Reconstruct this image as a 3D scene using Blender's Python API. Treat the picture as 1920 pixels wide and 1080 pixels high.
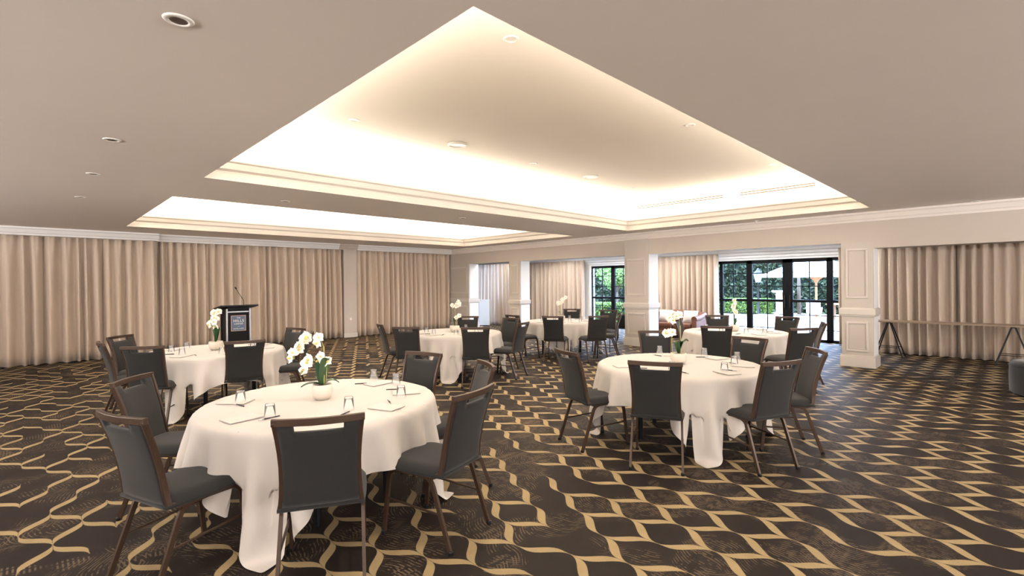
import bpy, bmesh, math, random
import numpy as np
from mathutils import Vector, Matrix

# ------------------------------------------------------------------ reset
for o in list(bpy.data.objects):
    bpy.data.objects.remove(o, do_unlink=True)
scene = bpy.context.scene
COL = scene.collection
PI = math.pi
R = math.radians

# ------------------------------------------------------------------ camera
TH = R(45.487)          # heading, measured from +X (garden wall) towards +Y (curtain wall)
ROLL = 0.00904
CAM_H = 1.6
cam_d = bpy.data.cameras.new('camera')
cam = bpy.data.objects.new('camera', cam_d)
COL.objects.link(cam)
cam_d.sensor_width = 36.0
cam_d.lens = 919.35 / 1920 * 36.0
cam_d.shift_y = -(540 - 531.66) / 1920
cam_d.clip_start = 0.05
cam_d.clip_end = 300
fw = Vector((math.cos(TH), math.sin(TH), 0))
rt = Vector((math.sin(TH), -math.cos(TH), 0))
up = Vector((0, 0, 1))
rt2 = (rt - up * ROLL).normalized()
up2 = (up + rt * ROLL).normalized()
m = Matrix((rt2, up2, -fw)).transposed().to_4x4()
m.translation = (0, 0, CAM_H)
cam.matrix_world = m
scene.camera = cam

# ------------------------------------------------------------------ world, sun, large lights, exposure
w = bpy.data.worlds.new('sky')
scene.world = w
w.use_nodes = True
wn = w.node_tree.nodes
wn['Background'].inputs[0].default_value = (0.42, 0.62, 1.0, 1)
wn['Background'].inputs[1].default_value = 22.0

def add_light(name, kind, energy, color, loc, rot=(0, 0, 0), **kw):
    d = bpy.data.lights.new(name, kind)
    d.energy = energy
    d.color = color
    for k, v in kw.items():
        setattr(d, k, v)
    o = bpy.data.objects.new(name, d)
    COL.objects.link(o)
    o.location = loc
    o.rotation_euler = rot
    return o

add_light('sun', 'SUN', 5.0, (1.0, 0.94, 0.84), (0, 0, 20), (R(22), 0, R(-65)), angle=R(0.8))
# unseen fill lights added behind the photographer to brighten the ceiling; troughs follow below
add_light('fill_uplight', 'AREA', 790, (1.0, 0.97, 0.95), (4.0, -5.6, 2.0), (R(-140), 0, PI), shape='RECTANGLE', size=14, size_y=.3)
add_light('fill_uplight', 'AREA', 620, (1.0, 0.97, 0.95), (-4.6, 4.5, 2.0), (R(-140), 0, R(90)), shape='RECTANGLE', size=15, size_y=.3)

vs = scene.view_settings
vs.view_transform = 'Standard'
vs.look = 'None'
vs.exposure = 0.56
vs.gamma = 1.0
vs.use_curve_mapping = False

WARM = (1.0, 0.91, 0.80)

# ------------------------------------------------------------------ materials
MATS = {}

def mat(name, col=(0.8, 0.8, 0.8), rough=0.6, metal=0.0, spec=0.5, noise=None, bump=None, emit=None, sheen=0.0, coat=0.0):
    if name in MATS:
        return MATS[name]
    M = bpy.data.materials.new(name)
    M.use_nodes = True
    nt = M.node_tree
    b = nt.nodes['Principled BSDF']
    b.inputs['Base Color'].default_value = (*col, 1)
    b.inputs['Roughness'].default_value = rough
    b.inputs['Metallic'].default_value = metal
    b.inputs['Specular IOR Level'].default_value = spec
    b.inputs['Sheen Weight'].default_value = sheen
    b.inputs['Coat Weight'].default_value = coat
    if emit:
        b.inputs['Emission Color'].default_value = (*emit[0], 1)
        b.inputs['Emission Strength'].default_value = emit[1]
    if noise or bump:
        tc = nt.nodes.new('ShaderNodeTexCoord')
    if noise:                       # (scale, amount, stretch)
        sc, amt, st = noise
        mp = nt.nodes.new('ShaderNodeMapping')
        mp.inputs['Scale'].default_value = st
        nt.links.new(tc.outputs['Object'], mp.inputs[0])
        nz = nt.nodes.new('ShaderNodeTexNoise')
        nz.inputs['Scale'].default_value = sc
        nz.inputs['Detail'].default_value = 4
        nt.links.new(mp.outputs[0], nz.inputs[0])
        mx = nt.nodes.new('ShaderNodeMix')
        mx.data_type = 'RGBA'
        mx.inputs[6].default_value = (*[c * (1 - amt) for c in col], 1)
        mx.inputs[7].default_value = (*[min(1, c * (1 + amt)) for c in col], 1)
        nt.links.new(nz.outputs[0], mx.inputs[0])
        nt.links.new(mx.outputs[2], b.inputs['Base Color'])
    if bump:                        # (scale, strength)
        nz2 = nt.nodes.new('ShaderNodeTexNoise')
        nz2.inputs['Scale'].default_value = bump[0]
        nt.links.new(tc.outputs['Object'], nz2.inputs[0])
        bp = nt.nodes.new('ShaderNodeBump')
        bp.inputs['Strength'].default_value = bump[1]
        bp.inputs['Distance'].default_value = 0.01
        nt.links.new(nz2.outputs[0], bp.inputs['Height'])
        nt.links.new(bp.outputs[0], b.inputs['Normal'])
    MATS[name] = M
    return M

def glass_mat(name, refl, tint=(1, 1, 1), milk=0.0):
    M = bpy.data.materials.new(name)
    M.use_nodes = True
    nt = M.node_tree
    nt.nodes.remove(nt.nodes['Principled BSDF'])
    out = nt.nodes['Material Output']
    tr = nt.nodes.new('ShaderNodeBsdfTransparent')
    tr.inputs[0].default_value = (*tint, 1)
    gl = nt.nodes.new('ShaderNodeBsdfGlossy')
    gl.inputs['Roughness'].default_value = 0.03
    lw = nt.nodes.new('ShaderNodeLayerWeight')
    lw.inputs[0].default_value = refl
    mx = nt.nodes.new('ShaderNodeMixShader')
    nt.links.new(lw.outputs['Fresnel'], mx.inputs[0])
    src = tr.outputs[0]
    if milk:
        df = nt.nodes.new('ShaderNodeBsdfDiffuse')
        df.inputs[0].default_value = (.9, .9, .9, 1)
        m2 = nt.nodes.new('ShaderNodeMixShader')
        m2.inputs[0].default_value = milk
        nt.links.new(tr.outputs[0], m2.inputs[1])
        nt.links.new(df.outputs[0], m2.inputs[2])
        src = m2.outputs[0]
    nt.links.new(src, mx.inputs[1])
    nt.links.new(gl.outputs[0], mx.inputs[2])
    nt.links.new(mx.outputs[0], out.inputs[0])
    MATS[name] = M
    return M

mat('ceiling_paint', (0.80, 0.735, 0.685), 0.8, noise=(3, 0.02, (1, 1, 1)))
mat('tray_paint', (0.90, 0.83, 0.74), 0.8)
mat('trim_paint', (0.61, 0.565, 0.515), 0.45)
mat('cornice_white', (0.80, 0.79, 0.78), 0.5)
mat('wall_paint', (0.52, 0.463, 0.412), 0.7, noise=(2, 0.03, (1, 1, 1)))
mat('pier_paint', (0.52, 0.475, 0.43), 0.5)
mat('white_wall', (0.86, 0.87, 0.88), 0.6)
mat('curtain', (0.58, 0.475, 0.385), 0.75, noise=(60, 0.06, (1, 1, 0.1)), sheen=0.25, spec=0.3)
mat('linen', (0.54, 0.50, 0.46), 0.75, bump=(400, 0.05), sheen=0.15, spec=0.2)
mat('chair_fabric', (0.015, 0.0147, 0.0144), 0.85, noise=(260, 0.35, (1, 1, 1)), bump=(600, 0.25), sheen=0.12, spec=0.3)
mat('chair_frame', (0.055, 0.031, 0.020), 0.38, metal=0.35, noise=(30, 0.25, (8, 8, 1)))
mat('black_metal', (0.012, 0.012, 0.014), 0.4, metal=0.5)
mat('black_frame', (0.004, 0.004, 0.005), 0.5, spec=0.12)
mat('lectern_black', (0.005, 0.0045, 0.005), 0.4, spec=0.15)
mat('lectern_grey', (0.016, 0.017, 0.019), 0.5, spec=0.3)
mat('aluminium', (0.42, 0.44, 0.48), 0.35, metal=0.9)
mat('sign_blue', (0.085, 0.13, 0.21), 0.5)
mat('copper', (0.52, 0.34, 0.28), 0.4, metal=0.4)
mat('sign_white', (0.85, 0.85, 0.88), 0.5)
mat('pot', (0.60, 0.54, 0.46), 0.35, noise=(8, 0.05, (1, 1, 1)))
mat('soil', (0.05, 0.035, 0.02), 0.9)
mat('orchid_leaf', (0.030, 0.075, 0.028), 0.35, noise=(20, 0.3, (1, 1, 1)))
mat('orchid_stem', (0.30, 0.30, 0.10), 0.5)
mat('bamboo_stake', (0.55, 0.38, 0.18), 0.6)
mat('petal', (0.90, 0.87, 0.80), 0.5, sheen=0.2)
mat('petal_heart', (0.75, 0.55, 0.15), 0.5)
mat('paper', (0.58, 0.545, 0.51), 0.7)
mat('paper_edge', (0.45, 0.41, 0.37), 0.7)
mat('pen_black', (0.015, 0.015, 0.018), 0.3)
mat('pen_silver', (0.6, 0.6, 0.6), 0.3, metal=0.9)
mat('fitting_white', (0.85, 0.82, 0.78), 0.4)
mat('fitting_dark', (0.16, 0.12, 0.10), 0.4, metal=0.5)
mat('lamp_lens', (0.5, 0.46, 0.42), 0.3, emit=((1.0, 0.85, 0.65), 0.25))
mat('cove_led', (0.9, 0.8, 0.6), 0.5, emit=((1.0, 0.90, 0.77), 84.0))
mat('vent_dark', (0.10, 0.06, 0.03), 0.6)
mat('trestle_wood', (0.30, 0.22, 0.15), 0.45, noise=(12, 0.25, (1, 12, 1)))
mat('ottoman_fabric', (0.016, 0.0165, 0.018), 0.9, noise=(200, 0.3, (1, 1, 1)), bump=(500, 0.2), sheen=0.3)
mat('sofa_leather', (0.20, 0.085, 0.055), 0.42, noise=(9, 0.2, (1, 1, 1)), bump=(40, 0.15))
mat('cushion_white', (0.80, 0.77, 0.75), 0.8, bump=(300, 0.1))
mat('dark_wood', (0.09, 0.05, 0.03), 0.4)
mat('pedestal_white', (0.74, 0.77, 0.80), 0.5)
mat('hedge_dark', (0.020, 0.033, 0.010), 0.7, noise=(6, 0.6, (1, 1, 1)))
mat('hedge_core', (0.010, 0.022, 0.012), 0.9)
mat('hedge_light', (0.085, 0.145, 0.016), 0.6, noise=(7, 0.45, (1, 1, 1)))
mat('shrub_leaf', (0.13, 0.22, 0.05), 0.6, noise=(5, 0.4, (1, 1, 1)))
mat('bark', (0.10, 0.07, 0.05), 0.9)
mat('parasol_cloth', (0.85, 0.85, 0.86), 0.7)
mat('teak', (0.40, 0.17, 0.07), 0.55, noise=(20, 0.2, (10, 10, 1)))
mat('sandstone', (0.62, 0.47, 0.28), 0.85, noise=(9, 0.15, (1, 1, 1)))
mat('pale_stone', (0.72, 0.67, 0.58), 0.8, noise=(9, 0.1, (1, 1, 1)))
mat('plastic_white', (0.82, 0.82, 0.84), 0.4)
mat('lantern_glass', (0.55, 0.60, 0.68), 0.3)
mat('exterior', (0.55, 0.5, 0.45), 0.9)
glass_mat('window_glass', 0.12)
glass_mat('tumbler_glass', 0.10, (1, 1, 1), .10)

def carpet_material():
    M = bpy.data.materials.new('carpet')
    M.use_nodes = True
    nt = M.node_tree
    L = nt.links.new
    bsdf = nt.nodes['Principled BSDF']

    def val(x):
        return x
    def math_(op, a, b=None, c=None):
        n = nt.nodes.new('ShaderNodeMath')
        n.operation = op
        for i, v in enumerate((a, b, c)):
            if v is None:
                continue
            if isinstance(v, (int, float)):
                n.inputs[i].default_value = v
            else:
                L(v, n.inputs[i])
        return n.outputs[0]
    def mapr(v, a, b, c=0.0, d=1.0):
        n = nt.nodes.new('ShaderNodeMapRange')
        n.interpolation_type = 'SMOOTHSTEP'
        L(v, n.inputs[0])
        for i, q in enumerate((a, b, c, d)):
            if isinstance(q, (int, float)):
                n.inputs[i + 1].default_value = q
            else:
                L(q, n.inputs[i + 1])
        return n.outputs[0]
    def comb(x, y, z=0.0):
        n = nt.nodes.new('ShaderNodeCombineXYZ')
        for i, v in enumerate((x, y, z)):
            if isinstance(v, (int, float)):
                n.inputs[i].default_value = v
            else:
                L(v, n.inputs[i])
        return n.outputs[0]
    def noise(vec, sc, det=2.0):
        n = nt.nodes.new('ShaderNodeTexNoise')
        L(vec, n.inputs['Vector'])
        n.inputs['Scale'].default_value = sc
        n.inputs['Detail'].default_value = det
        return n.outputs[0]
    def white(vec):
        n = nt.nodes.new('ShaderNodeTexWhiteNoise')
        n.noise_dimensions = '3D'
        L(vec, n.inputs[0])
        return n.outputs[0]
    geo = nt.nodes.new('ShaderNodeNewGeometry')
    sep = nt.nodes.new('ShaderNodeSeparateXYZ')
    L(geo.outputs['Position'], sep.inputs[0])
    X, Y = sep.outputs[0], sep.outputs[1]
    PX, PY = 0.3105, 0.2945
    # rows across Y, each shifted by half a repeat: every row holds one rising and one falling stroke
    v = math_('DIVIDE', math_('SUBTRACT', Y, 1.978), PY)
    row = math_('FLOOR', math_('ADD', v, 0.5))
    t = math_('MULTIPLY', math_('SUBTRACT', v, row), 2.0)                 # -1..1
    u = math_('SUBTRACT', math_('DIVIDE', math_('SUBTRACT', X, 2.031), PX), math_('MULTIPLY', row, 0.5))
    S = math_('MULTIPLY', math_('ADD', t, math_('MULTIPLY', math_('SINE', math_('MULTIPLY', t, PI)), 0.235)), 0.25)
    prof = math_('POWER', math_('MAXIMUM', math_('SUBTRACT', 1.0, math_('MULTIPLY', t, t)), 0.0), 2.8)
    wid = math_('ADD', math_('MULTIPLY', prof, 0.125), 0.008)
    big = noise(comb(X, Y), 1.15, 1.0)
    rag = math_('MULTIPLY', math_('SUBTRACT', noise(comb(X, Y), 160.0, 2.0), 0.5), 0.022)
    masks = []
    dists = []
    for k, (off, sgn) in enumerate(((0.0, -1.0), (0.5, 1.0))):
        c = math_('ADD', math_('SUBTRACT', u, off), math_('MULTIPLY', S, sgn))
        idx = math_('FLOOR', math_('ADD', c, 0.5))
        d = math_('ABSOLUTE', math_('SUBTRACT', c, idx))
        dd = math_('ADD', d, rag)
        stroke = mapr(dd, math_('SUBTRACT', wid, 0.010), math_('ADD', wid, 0.006), 1.0, 0.0)
        key = white(comb(math_('ADD', idx, 7.3 * k), row, 3.1 + k))
        keep = math_('GREATER_THAN', key, 0.26)
        masks.append(math_('MULTIPLY', stroke, keep))
        dists.append((c, idx, key))
    gold = math_('MAXIMUM', masks[0], masks[1])
    # broken, hand-drawn looking dashes that follow the strokes
    dash = None
    for k, (c, idx, key) in enumerate(dists):
        saw = math_('FRACT', math_('ADD', math_('MULTIPLY', c, 13.0), math_('MULTIPLY', noise(comb(X, Y), 6.0, 1.0), 0.8)))
        line = mapr(math_('ABSOLUTE', math_('SUBTRACT', saw, 0.5)), 0.13, 0.22, 1.0, 0.0)
        brk = noise(comb(math_('MULTIPLY', math_('FLOOR', math_('MULTIPLY', c, 13.0)), 5.7), math_('MULTIPLY', Y, 17.0)), 1.0, 2.0)
        br = mapr(brk, 0.47, 0.53)
        region = noise(comb(X, Y, 11.0 * (k + 1)), 2.1, 1.0)
        rg = mapr(region, 0.52, 0.58)
        a = math_('MULTIPLY', math_('MULTIPLY', line, br), rg)
        dash = a if dash is None else math_('MAXIMUM', dash, a)
    # short cross hatches
    h1 = mapr(math_('ABSOLUTE', math_('SUBTRACT', math_('FRACT', math_('MULTIPLY', X, 44.0)), 0.5)), 0.16, 0.26, 1.0, 0.0)
    h2 = mapr(math_('ABSOLUTE', math_('SUBTRACT', math_('FRACT', math_('MULTIPLY', Y, 15.0)), 0.5)), 0.33, 0.42, 1.0, 0.0)
    hr = mapr(noise(comb(X, Y, 41.0), 3.2, 0.5), 0.68, 0.71)
    dash = math_('MAXIMUM', dash, math_('MULTIPLY', math_('MULTIPLY', h1, h2), hr))
    pile = noise(comb(X, Y), 260.0, 3.0)
    mott = noise(comb(X, Y), 9.0, 3.0)
    def mixc(f, a, b):
        n = nt.nodes.new('ShaderNodeMix')
        n.data_type = 'RGBA'
        if isinstance(f, (int, float)):
            n.inputs[0].default_value = f
        else:
            L(f, n.inputs[0])
        for i, q in ((6, a), (7, b)):
            if isinstance(q, tuple):
                n.inputs[i].default_value = (*q, 1)
            else:
                L(q, n.inputs[i])
        return n.outputs[2]
    base = mixc(mott, (0.014, 0.0100, 0.0085), (0.024, 0.0175, 0.015))
    base = mixc(math_('MULTIPLY', dash, 0.6), base, (0.20, 0.145, 0.09))
    gcol = mixc(mott, (0.31, 0.225, 0.11), (0.44, 0.33, 0.18))
    colr = mixc(gold, base, gcol)
    colr = mixc(mapr(pile, 0.3, 0.7, 0.0, 0.30), colr, (0.02, 0.014, 0.01))
    L(colr, bsdf.inputs['Base Color'])
    bsdf.inputs['Roughness'].default_value = 0.60
    bsdf.inputs['Specular IOR Level'].default_value = 0.14
    bsdf.inputs['Sheen Weight'].default_value = 0.0
    bsdf.inputs['Sheen Roughness'].default_value = 0.4
    bp = nt.nodes.new('ShaderNodeBump')
    bp.inputs['Strength'].default_value = 0.3
    bp.inputs['Distance'].default_value = 0.004
    L(pile, bp.inputs['Height'])
    L(bp.outputs[0], bsdf.inputs['Normal'])
    MATS['carpet'] = M
carpet_material()

def paving_material():
    M = bpy.data.materials.new('paving')
    M.use_nodes = True
    nt = M.node_tree
    b = nt.nodes['Principled BSDF']
    geo = nt.nodes.new('ShaderNodeNewGeometry')
    br = nt.nodes.new('ShaderNodeTexBrick')
    br.inputs['Color1'].default_value = (0.24, 0.20, 0.15, 1)
    br.inputs['Color2'].default_value = (0.21, 0.18, 0.14, 1)
    br.inputs['Mortar'].default_value = (0.16, 0.14, 0.11, 1)
    br.inputs['Scale'].default_value = 1.0
    br.inputs['Mortar Size'].default_value = 0.012
    br.inputs['Brick Width'].default_value = 0.6
    br.inputs['Row Height'].default_value = 0.6
    nt.links.new(geo.outputs['Position'], br.inputs[0])
    nt.links.new(br.outputs[0], b.inputs['Base Color'])
    b.inputs['Roughness'].default_value = 0.8
    MATS['paving'] = M
paving_material()

# ------------------------------------------------------------------ mesh helpers
class MB:
    def __init__(s):
        s.v = []
        s.f = []
    def add(s, vs, fs):
        n = len(s.v)
        s.v += [tuple(p) for p in vs]
        s.f += [tuple(i + n for i in q) for q in fs]
        return s
    def box(s, x0, x1, y0, y1, z0, z1):
        vs = [(x, y, z) for z in (z0, z1) for y in (y0, y1) for x in (x0, x1)]
        return s.add(vs, [(0, 2, 3, 1), (4, 5, 7, 6), (0, 1, 5, 4), (2, 6, 7, 3), (0, 4, 6, 2), (1, 3, 7, 5)])
    def quad(s, a, b, c, d):
        return s.add([a, b, c, d], [(0, 1, 2, 3)])
    def tube(s, pts, rad, n=8, cap=True, rect=None, side=None):
        """sweep a round (rad) or rectangular (rect=(w,h)) section along pts; side = preferred side axis"""
        P = [Vector(p) for p in pts]
        if not hasattr(rad, '__len__'):
            rad = [rad] * len(P)
        rings = []
        ref = Vector(side) if side else None
        for i, p in enumerate(P):
            a = P[max(i - 1, 0)]
            b = P[min(i + 1, len(P) - 1)]
            t = (b - a).normalized()
            if ref is None:
                q = Vector((0, 0, 1)) if abs(t.z) < 0.9 else Vector((1, 0, 0))
                ref = q
            sd = (ref - t * ref.dot(t)).normalized()
            if side is None:
                ref = sd
            nn = t.cross(sd)
            if rect:
                hw, hh = rect[0] / 2, rect[1] / 2
                ring = [p + sd * a_ + nn * b_ for a_, b_ in ((-hw, -hh), (hw, -hh), (hw, hh), (-hw, hh))]
            else:
                ring = [p + (sd * math.cos(2 * PI * k / n) + nn * math.sin(2 * PI * k / n)) * rad[i] for k in range(n)]
            rings.append(ring)
        m_ = len(rings[0])
        vs = [p for r_ in rings for p in r_]
        fs = []
        for i in range(len(rings) - 1):
            for k in range(m_):
                a = i * m_ + k
                b = i * m_ + (k + 1) % m_
                fs.append((a, b, b + m_, a + m_))
        if cap:
            fs.append(tuple(range(m_))[::-1])
            fs.append(tuple((len(rings) - 1) * m_ + k for k in range(m_)))
        return s.add(vs, fs)
    def lathe(s, prof, n=24, c=(0, 0, 0), cap0=True, cap1=True):
        vs = []
        for r_, z in prof:
            vs += [(c[0] + r_ * math.cos(2 * PI * k / n), c[1] + r_ * math.sin(2 * PI * k / n), c[2] + z) for k in range(n)]
        fs = []
        for i in range(len(prof) - 1):
            for k in range(n):
                a = i * n + k
                b = i * n + (k + 1) % n
                fs.append((a, b, b + n, a + n))
        if cap0:
            fs.append(tuple(range(n))[::-1])
        if cap1:
            fs.append(tuple((len(prof) - 1) * n + k for k in range(n)))
        return s.add(vs, fs)
    def grid(s, fn, nu, nv):
        vs = [fn(i / nu, j / nv) for j in range(nv + 1) for i in range(nu + 1)]
        fs = []
        for j in range(nv):
            for i in range(nu):
                a = j * (nu + 1) + i
                fs.append((a, a + 1, a + nu + 2, a + nu + 1))
        return s.add(vs, fs)
    def extrude_profile(s, prof, origin, along, outv, length):
        """closed profile [(out, z)] extruded along a direction"""
        o = Vector(origin)
        al = Vector(along)
        ov = Vector(outv)
        n = len(prof)
        vs = []
        for q in (0, length):
            vs += [o + al * q + ov * a + Vector((0, 0, z)) for a, z in prof]
        fs = [(k, (k + 1) % n, (k + 1) % n + n, k + n) for k in range(n)]
        fs += [tuple(range(n))[::-1], tuple(range(n, 2 * n))]
        return s.add(vs, fs)
    def build(s, name, material, parent=None, smooth=False, bevel=0.0, subsurf=0, recalc=True):
        me = bpy.data.meshes.new(name)
        me.from_pydata(s.v, [], s.f)
        if recalc:
            bm = bmesh.new()
            bm.from_mesh(me)
            bmesh.ops.recalc_face_normals(bm, faces=bm.faces)
            bm.to_mesh(me)
            bm.free()
        me.materials.append(MATS[material])
        if smooth:
            me.polygons.foreach_set('use_smooth', [True] * len(me.polygons))
        o = bpy.data.objects.new(name, me)
        COL.objects.link(o)
        if parent is not None:
            o.parent = parent
        if bevel:
            b = o.modifiers.new('bevel', 'BEVEL')
            b.width = bevel
            b.segments = 2
            b.limit_method = 'ANGLE'
        if subsurf:
            q = o.modifiers.new('sub', 'SUBSURF')
            q.levels = subsurf
            q.render_levels = subsurf
        return o

def tag(o, label=None, cat=None, group=None, kind=None):
    if label:
        o['label'] = label
    if cat:
        o['category'] = cat
    if group:
        o['group'] = group
    if kind:
        o['kind'] = kind
    return o

def empty(name, loc=(0, 0, 0), rz=0.0):
    o = bpy.data.objects.new(name, None)
    COL.objects.link(o)
    o.location = loc
    o.rotation_euler = (0, 0, rz)
    o.empty_display_size = 0.1
    return o

def copy_tree(o, parent=None):
    c = o.copy()
    COL.objects.link(c)
    c.parent = parent
    for ch in list(o.children):
        copy_tree(ch, c)
    return c

def struct(o, label):
    return tag(o, label, kind='structure')

# ------------------------------------------------------------------ room dimensions
ZC = 2.837                # flat ceiling
ZT = 3.50                 # ceiling inside the trays
XW, XWB = 10.89, 11.32    # pier wall, front and back faces
XG = 14.60                # glazing line of the garden side
YW = 14.42                # curtained wall
X0, Y0 = -4.8, -5.8       # walls behind the camera
YE = 15.70                # end of the garden-side strip
TRAYS = [(1.417, 10.184, 1.67, 6.419), (1.404, 10.184, 8.05, 12.60)]

struct(MB().box(X0 - .2, XG + .12, Y0 - .2, YE + .2, -0.2, 0).build('floor', 'carpet'), 'dark brown carpet with a golden wavy leaf lattice')

# flat ceiling with three tray openings
def ceiling():
    b = MB()
    xs = sorted({X0, XG + .2} | {t[0] for t in TRAYS} | {t[1] for t in TRAYS})
    ys = sorted({Y0, YE} | {t[2] for t in TRAYS} | {t[3] for t in TRAYS})
    for i in range(len(xs) - 1):
        for j in range(len(ys) - 1):
            cx, cy = (xs[i] + xs[i + 1]) / 2, (ys[j] + ys[j + 1]) / 2
            if any(t[0] < cx < t[1] and t[2] < cy < t[3] for t in TRAYS):
                continue
            b.quad((xs[i], ys[j], ZC), (xs[i], ys[j + 1], ZC), (xs[i + 1], ys[j + 1], ZC), (xs[i + 1], ys[j], ZC))
    o = b.build('ceiling', 'ceiling_paint', recalc=False)
    struct(o, 'flat painted ceiling pierced by lit rectangular trays')
    return o
ceil = ceiling()
struct(MB().box(X0 - .3, XG + .5, Y0 - .3, YE + .3, 3.62, 3.8).build('roof', 'exterior'), 'unseen flat roof slab over the function room, added to keep sun out')  # out of view, added so the sun doesn't leak in from above

def tray(i, t):
    x0, x1, y0, y1 = t
    # stepped plaster moulding around the opening: (outwards from opening, z)
    pr = [(0.0, ZC), (0.0, ZC + .085), (0.018, ZC + .092), (0.018, ZC + .112), (-0.012, ZC + .135), (-0.022, ZC + .205),
          (-0.040, ZC + .222), (-0.040, ZC + .245), (0.04, ZC + .245), (0.06, ZC + .14), (0.30, ZC + .14), (0.30, ZC)]
    mo = MB()
    corners = [(x0, y0, -1, -1), (x1, y0, 1, -1), (x1, y1, 1, 1), (x0, y1, -1, 1)]
    n = len(pr)
    vs = []
    for cx, cy, sx, sy in corners:
        vs += [(cx + sx * a, cy + sy * a, z) for a, z in pr]
    fs = []
    for q in range(4):
        for k in range(n - 1):
            a = q * n + k
            b = ((q + 1) % 4) * n + k
            fs.append((a, b, b + 1, a + 1))
    mo.add(vs, fs)
    T = mo.build('trim_%d' % (i + 1), 'trim_paint')
    struct(T, ['stepped cream moulding around the big lit tray', 'stepped cream moulding around the far lit tray', 'stepped cream moulding around a tray behind'][i])
    e = 0.27
    rs = MB()
    a0, a1, b0, b1 = x0 - e, x1 + e, y0 - e, y1 + e
    z0 = ZC + .13
    rs.quad((a0, b0, z0), (a1, b0, z0), (a1, b0, ZT), (a0, b0, ZT))
    rs.quad((a1, b0, z0), (a1, b1, z0), (a1, b1, ZT), (a1, b0, ZT))
    rs.quad((a1, b1, z0), (a0, b1, z0), (a0, b1, ZT), (a1, b1, ZT))
    rs.quad((a0, b1, z0), (a0, b0, z0), (a0, b0, ZT), (a0, b1, ZT))
    rs.quad((a0, b0, ZT), (a1, b0, ZT), (a1, b1, ZT), (a0, b1, ZT))
    rs.build('tray_recess', 'tray_paint', T, recalc=False)
    # LED strips on angled battens just behind the lip of the moulding
    zb = ZC + .139
    ends = [((x0, y0), (x1, y0), (0, -1)), ((x1, y1), (x0, y1), (0, 1)), ((x0, y1), (x0, y0), (-1, 0)), ((x1, y0), (x1, y1), (1, 0))]
    for (ax, ay), (bx_, by_), (ox, oy) in ends:
        o_ = Vector((ox, oy, 0))
        P, Q = Vector((ax, ay, 0)), Vector((bx_, by_, 0))
        prof = [(.050, zb), (.050, ZC + .232), (.092, ZC + .256), (.092, zb)]
        b = MB()
        b.v = [tuple(p + o_ * a + Vector((0, 0, z))) for p in (P, Q) for a, z in prof]
        b.f = [(0, 1, 5, 4), (1, 2, 6, 5), (2, 3, 7, 6), (3, 0, 4, 7), (0, 3, 2, 1), (4, 5, 6, 7)]
        bt = b.build('cove_batten', 'fitting_white', T)
        c = MB()
        c.v = [tuple(p + o_ * a + Vector((0, 0, z))) for p in (P, Q) for a, z in ((.052, ZC + .2345), (.090, ZC + .2565))]
        c.f = [(0, 1, 3, 2)]
        c.build('cove_light_strip', 'cove_led', bt, recalc=False)
    return T
for i, t in enumerate(TRAYS):
    tray(i, t)

# walls behind the camera and the curtained wall
struct(MB().box(X0 - .2, X0, Y0 - .2, YE + .2, 0, 3.62).build('wall_back', 'wall_paint'), 'plain beige wall behind the tables')
struct(MB().box(X0, XG + .2, Y0 - .2, Y0, 0, 3.62).build('wall_near', 'wall_paint'), 'plain beige wall at the near end')
WL = MB().box(X0, XW + .2, YW, YW + .2, 0, 3.62).build('wall_left', 'wall_paint')
struct(WL, 'long beige wall hidden behind full-length curtains')
# pier that stands between two of the curtains
MB().box(6.80, 7.22, 14.20, YW, 0, ZC).build('pier', 'wall_paint', WL)
MB().box(6.79, 7.23, 14.185, YW, 0, 0.13).build('skirting', 'trim_paint', WL)
MB().box(6.97, 7.04, 14.19, 14.2, 0.52, 0.60).build('socket_plate', 'fitting_white', WL)
CORN = [(0, 0), (0.02, 0), (0.03, .035), (0.05, .05), (0.085, .115), (0.11, .135), (0.11, .165), (0, .165)]
def cornice(name, mtl, origin, along, outv, length, label, hgt=.165, parent=None):
    s = hgt / .165
    o = MB().extrude_profile([(a * s, z * s) for a, z in CORN], (origin[0], origin[1], ZC - hgt), along, outv, length).build(name, mtl, parent)
    if parent is None:
        struct(o, label)
    return o
# pelmet boxes with white cornice over the curtains
def pelmet(idx, xa, xb, yf, label):
    o = MB().box(xa, xb, yf, YW, ZC - .165, ZC).build('trim_%d' % idx, 'cornice_white')
    struct(o, label)
    MB().extrude_profile([(a, z) for a, z in CORN], (xa, yf, ZC - .165), (1, 0, 0), (0, -1, 0), xb - xa).build('cornice', 'cornice_white', o)
pelmet(4, X0, 2.16, 14.02, 'white cornice above the curtain left of the lectern')
pelmet(5, 2.16, 6.62, 14.16, 'white cornice above the curtain behind the lectern')
pelmet(6, 7.22, XW, 14.16, 'white cornice above the curtain in the corner')
o = MB().extrude_profile([(a * 1.2, z) for a, z in CORN], (6.62, 14.2, ZC - .165), (1, 0, 0), (0, -1, 0), .60).build('cornice', 'wall_paint', WL)

# ------------------------------------------------------------------ pier wall towards the garden
WR = MB()
ZH, ZHA = 2.30, 2.185
YA = 1.746
WR.box(XW, XWB, YA - .0, 6.25, ZH, 3.62)
WR.box(XW, XWB, Y0, YA, ZHA, 3.62)
WR.box(XW, XWB, 6.25, YE, ZH, 3.62)
WR = WR.build('wall_right', 'wall_paint')
struct(WR, 'beige wall of panelled piers opening towards the garden doors')
struct(MB().extrude_profile([(a, z) for a, z in CORN], (XW, Y0, ZC - .165), (0, 1, 0), (-1, 0, 0), YW - Y0).build('trim_7', 'ceiling_paint'), 'painted cornice along the pier wall')

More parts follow.
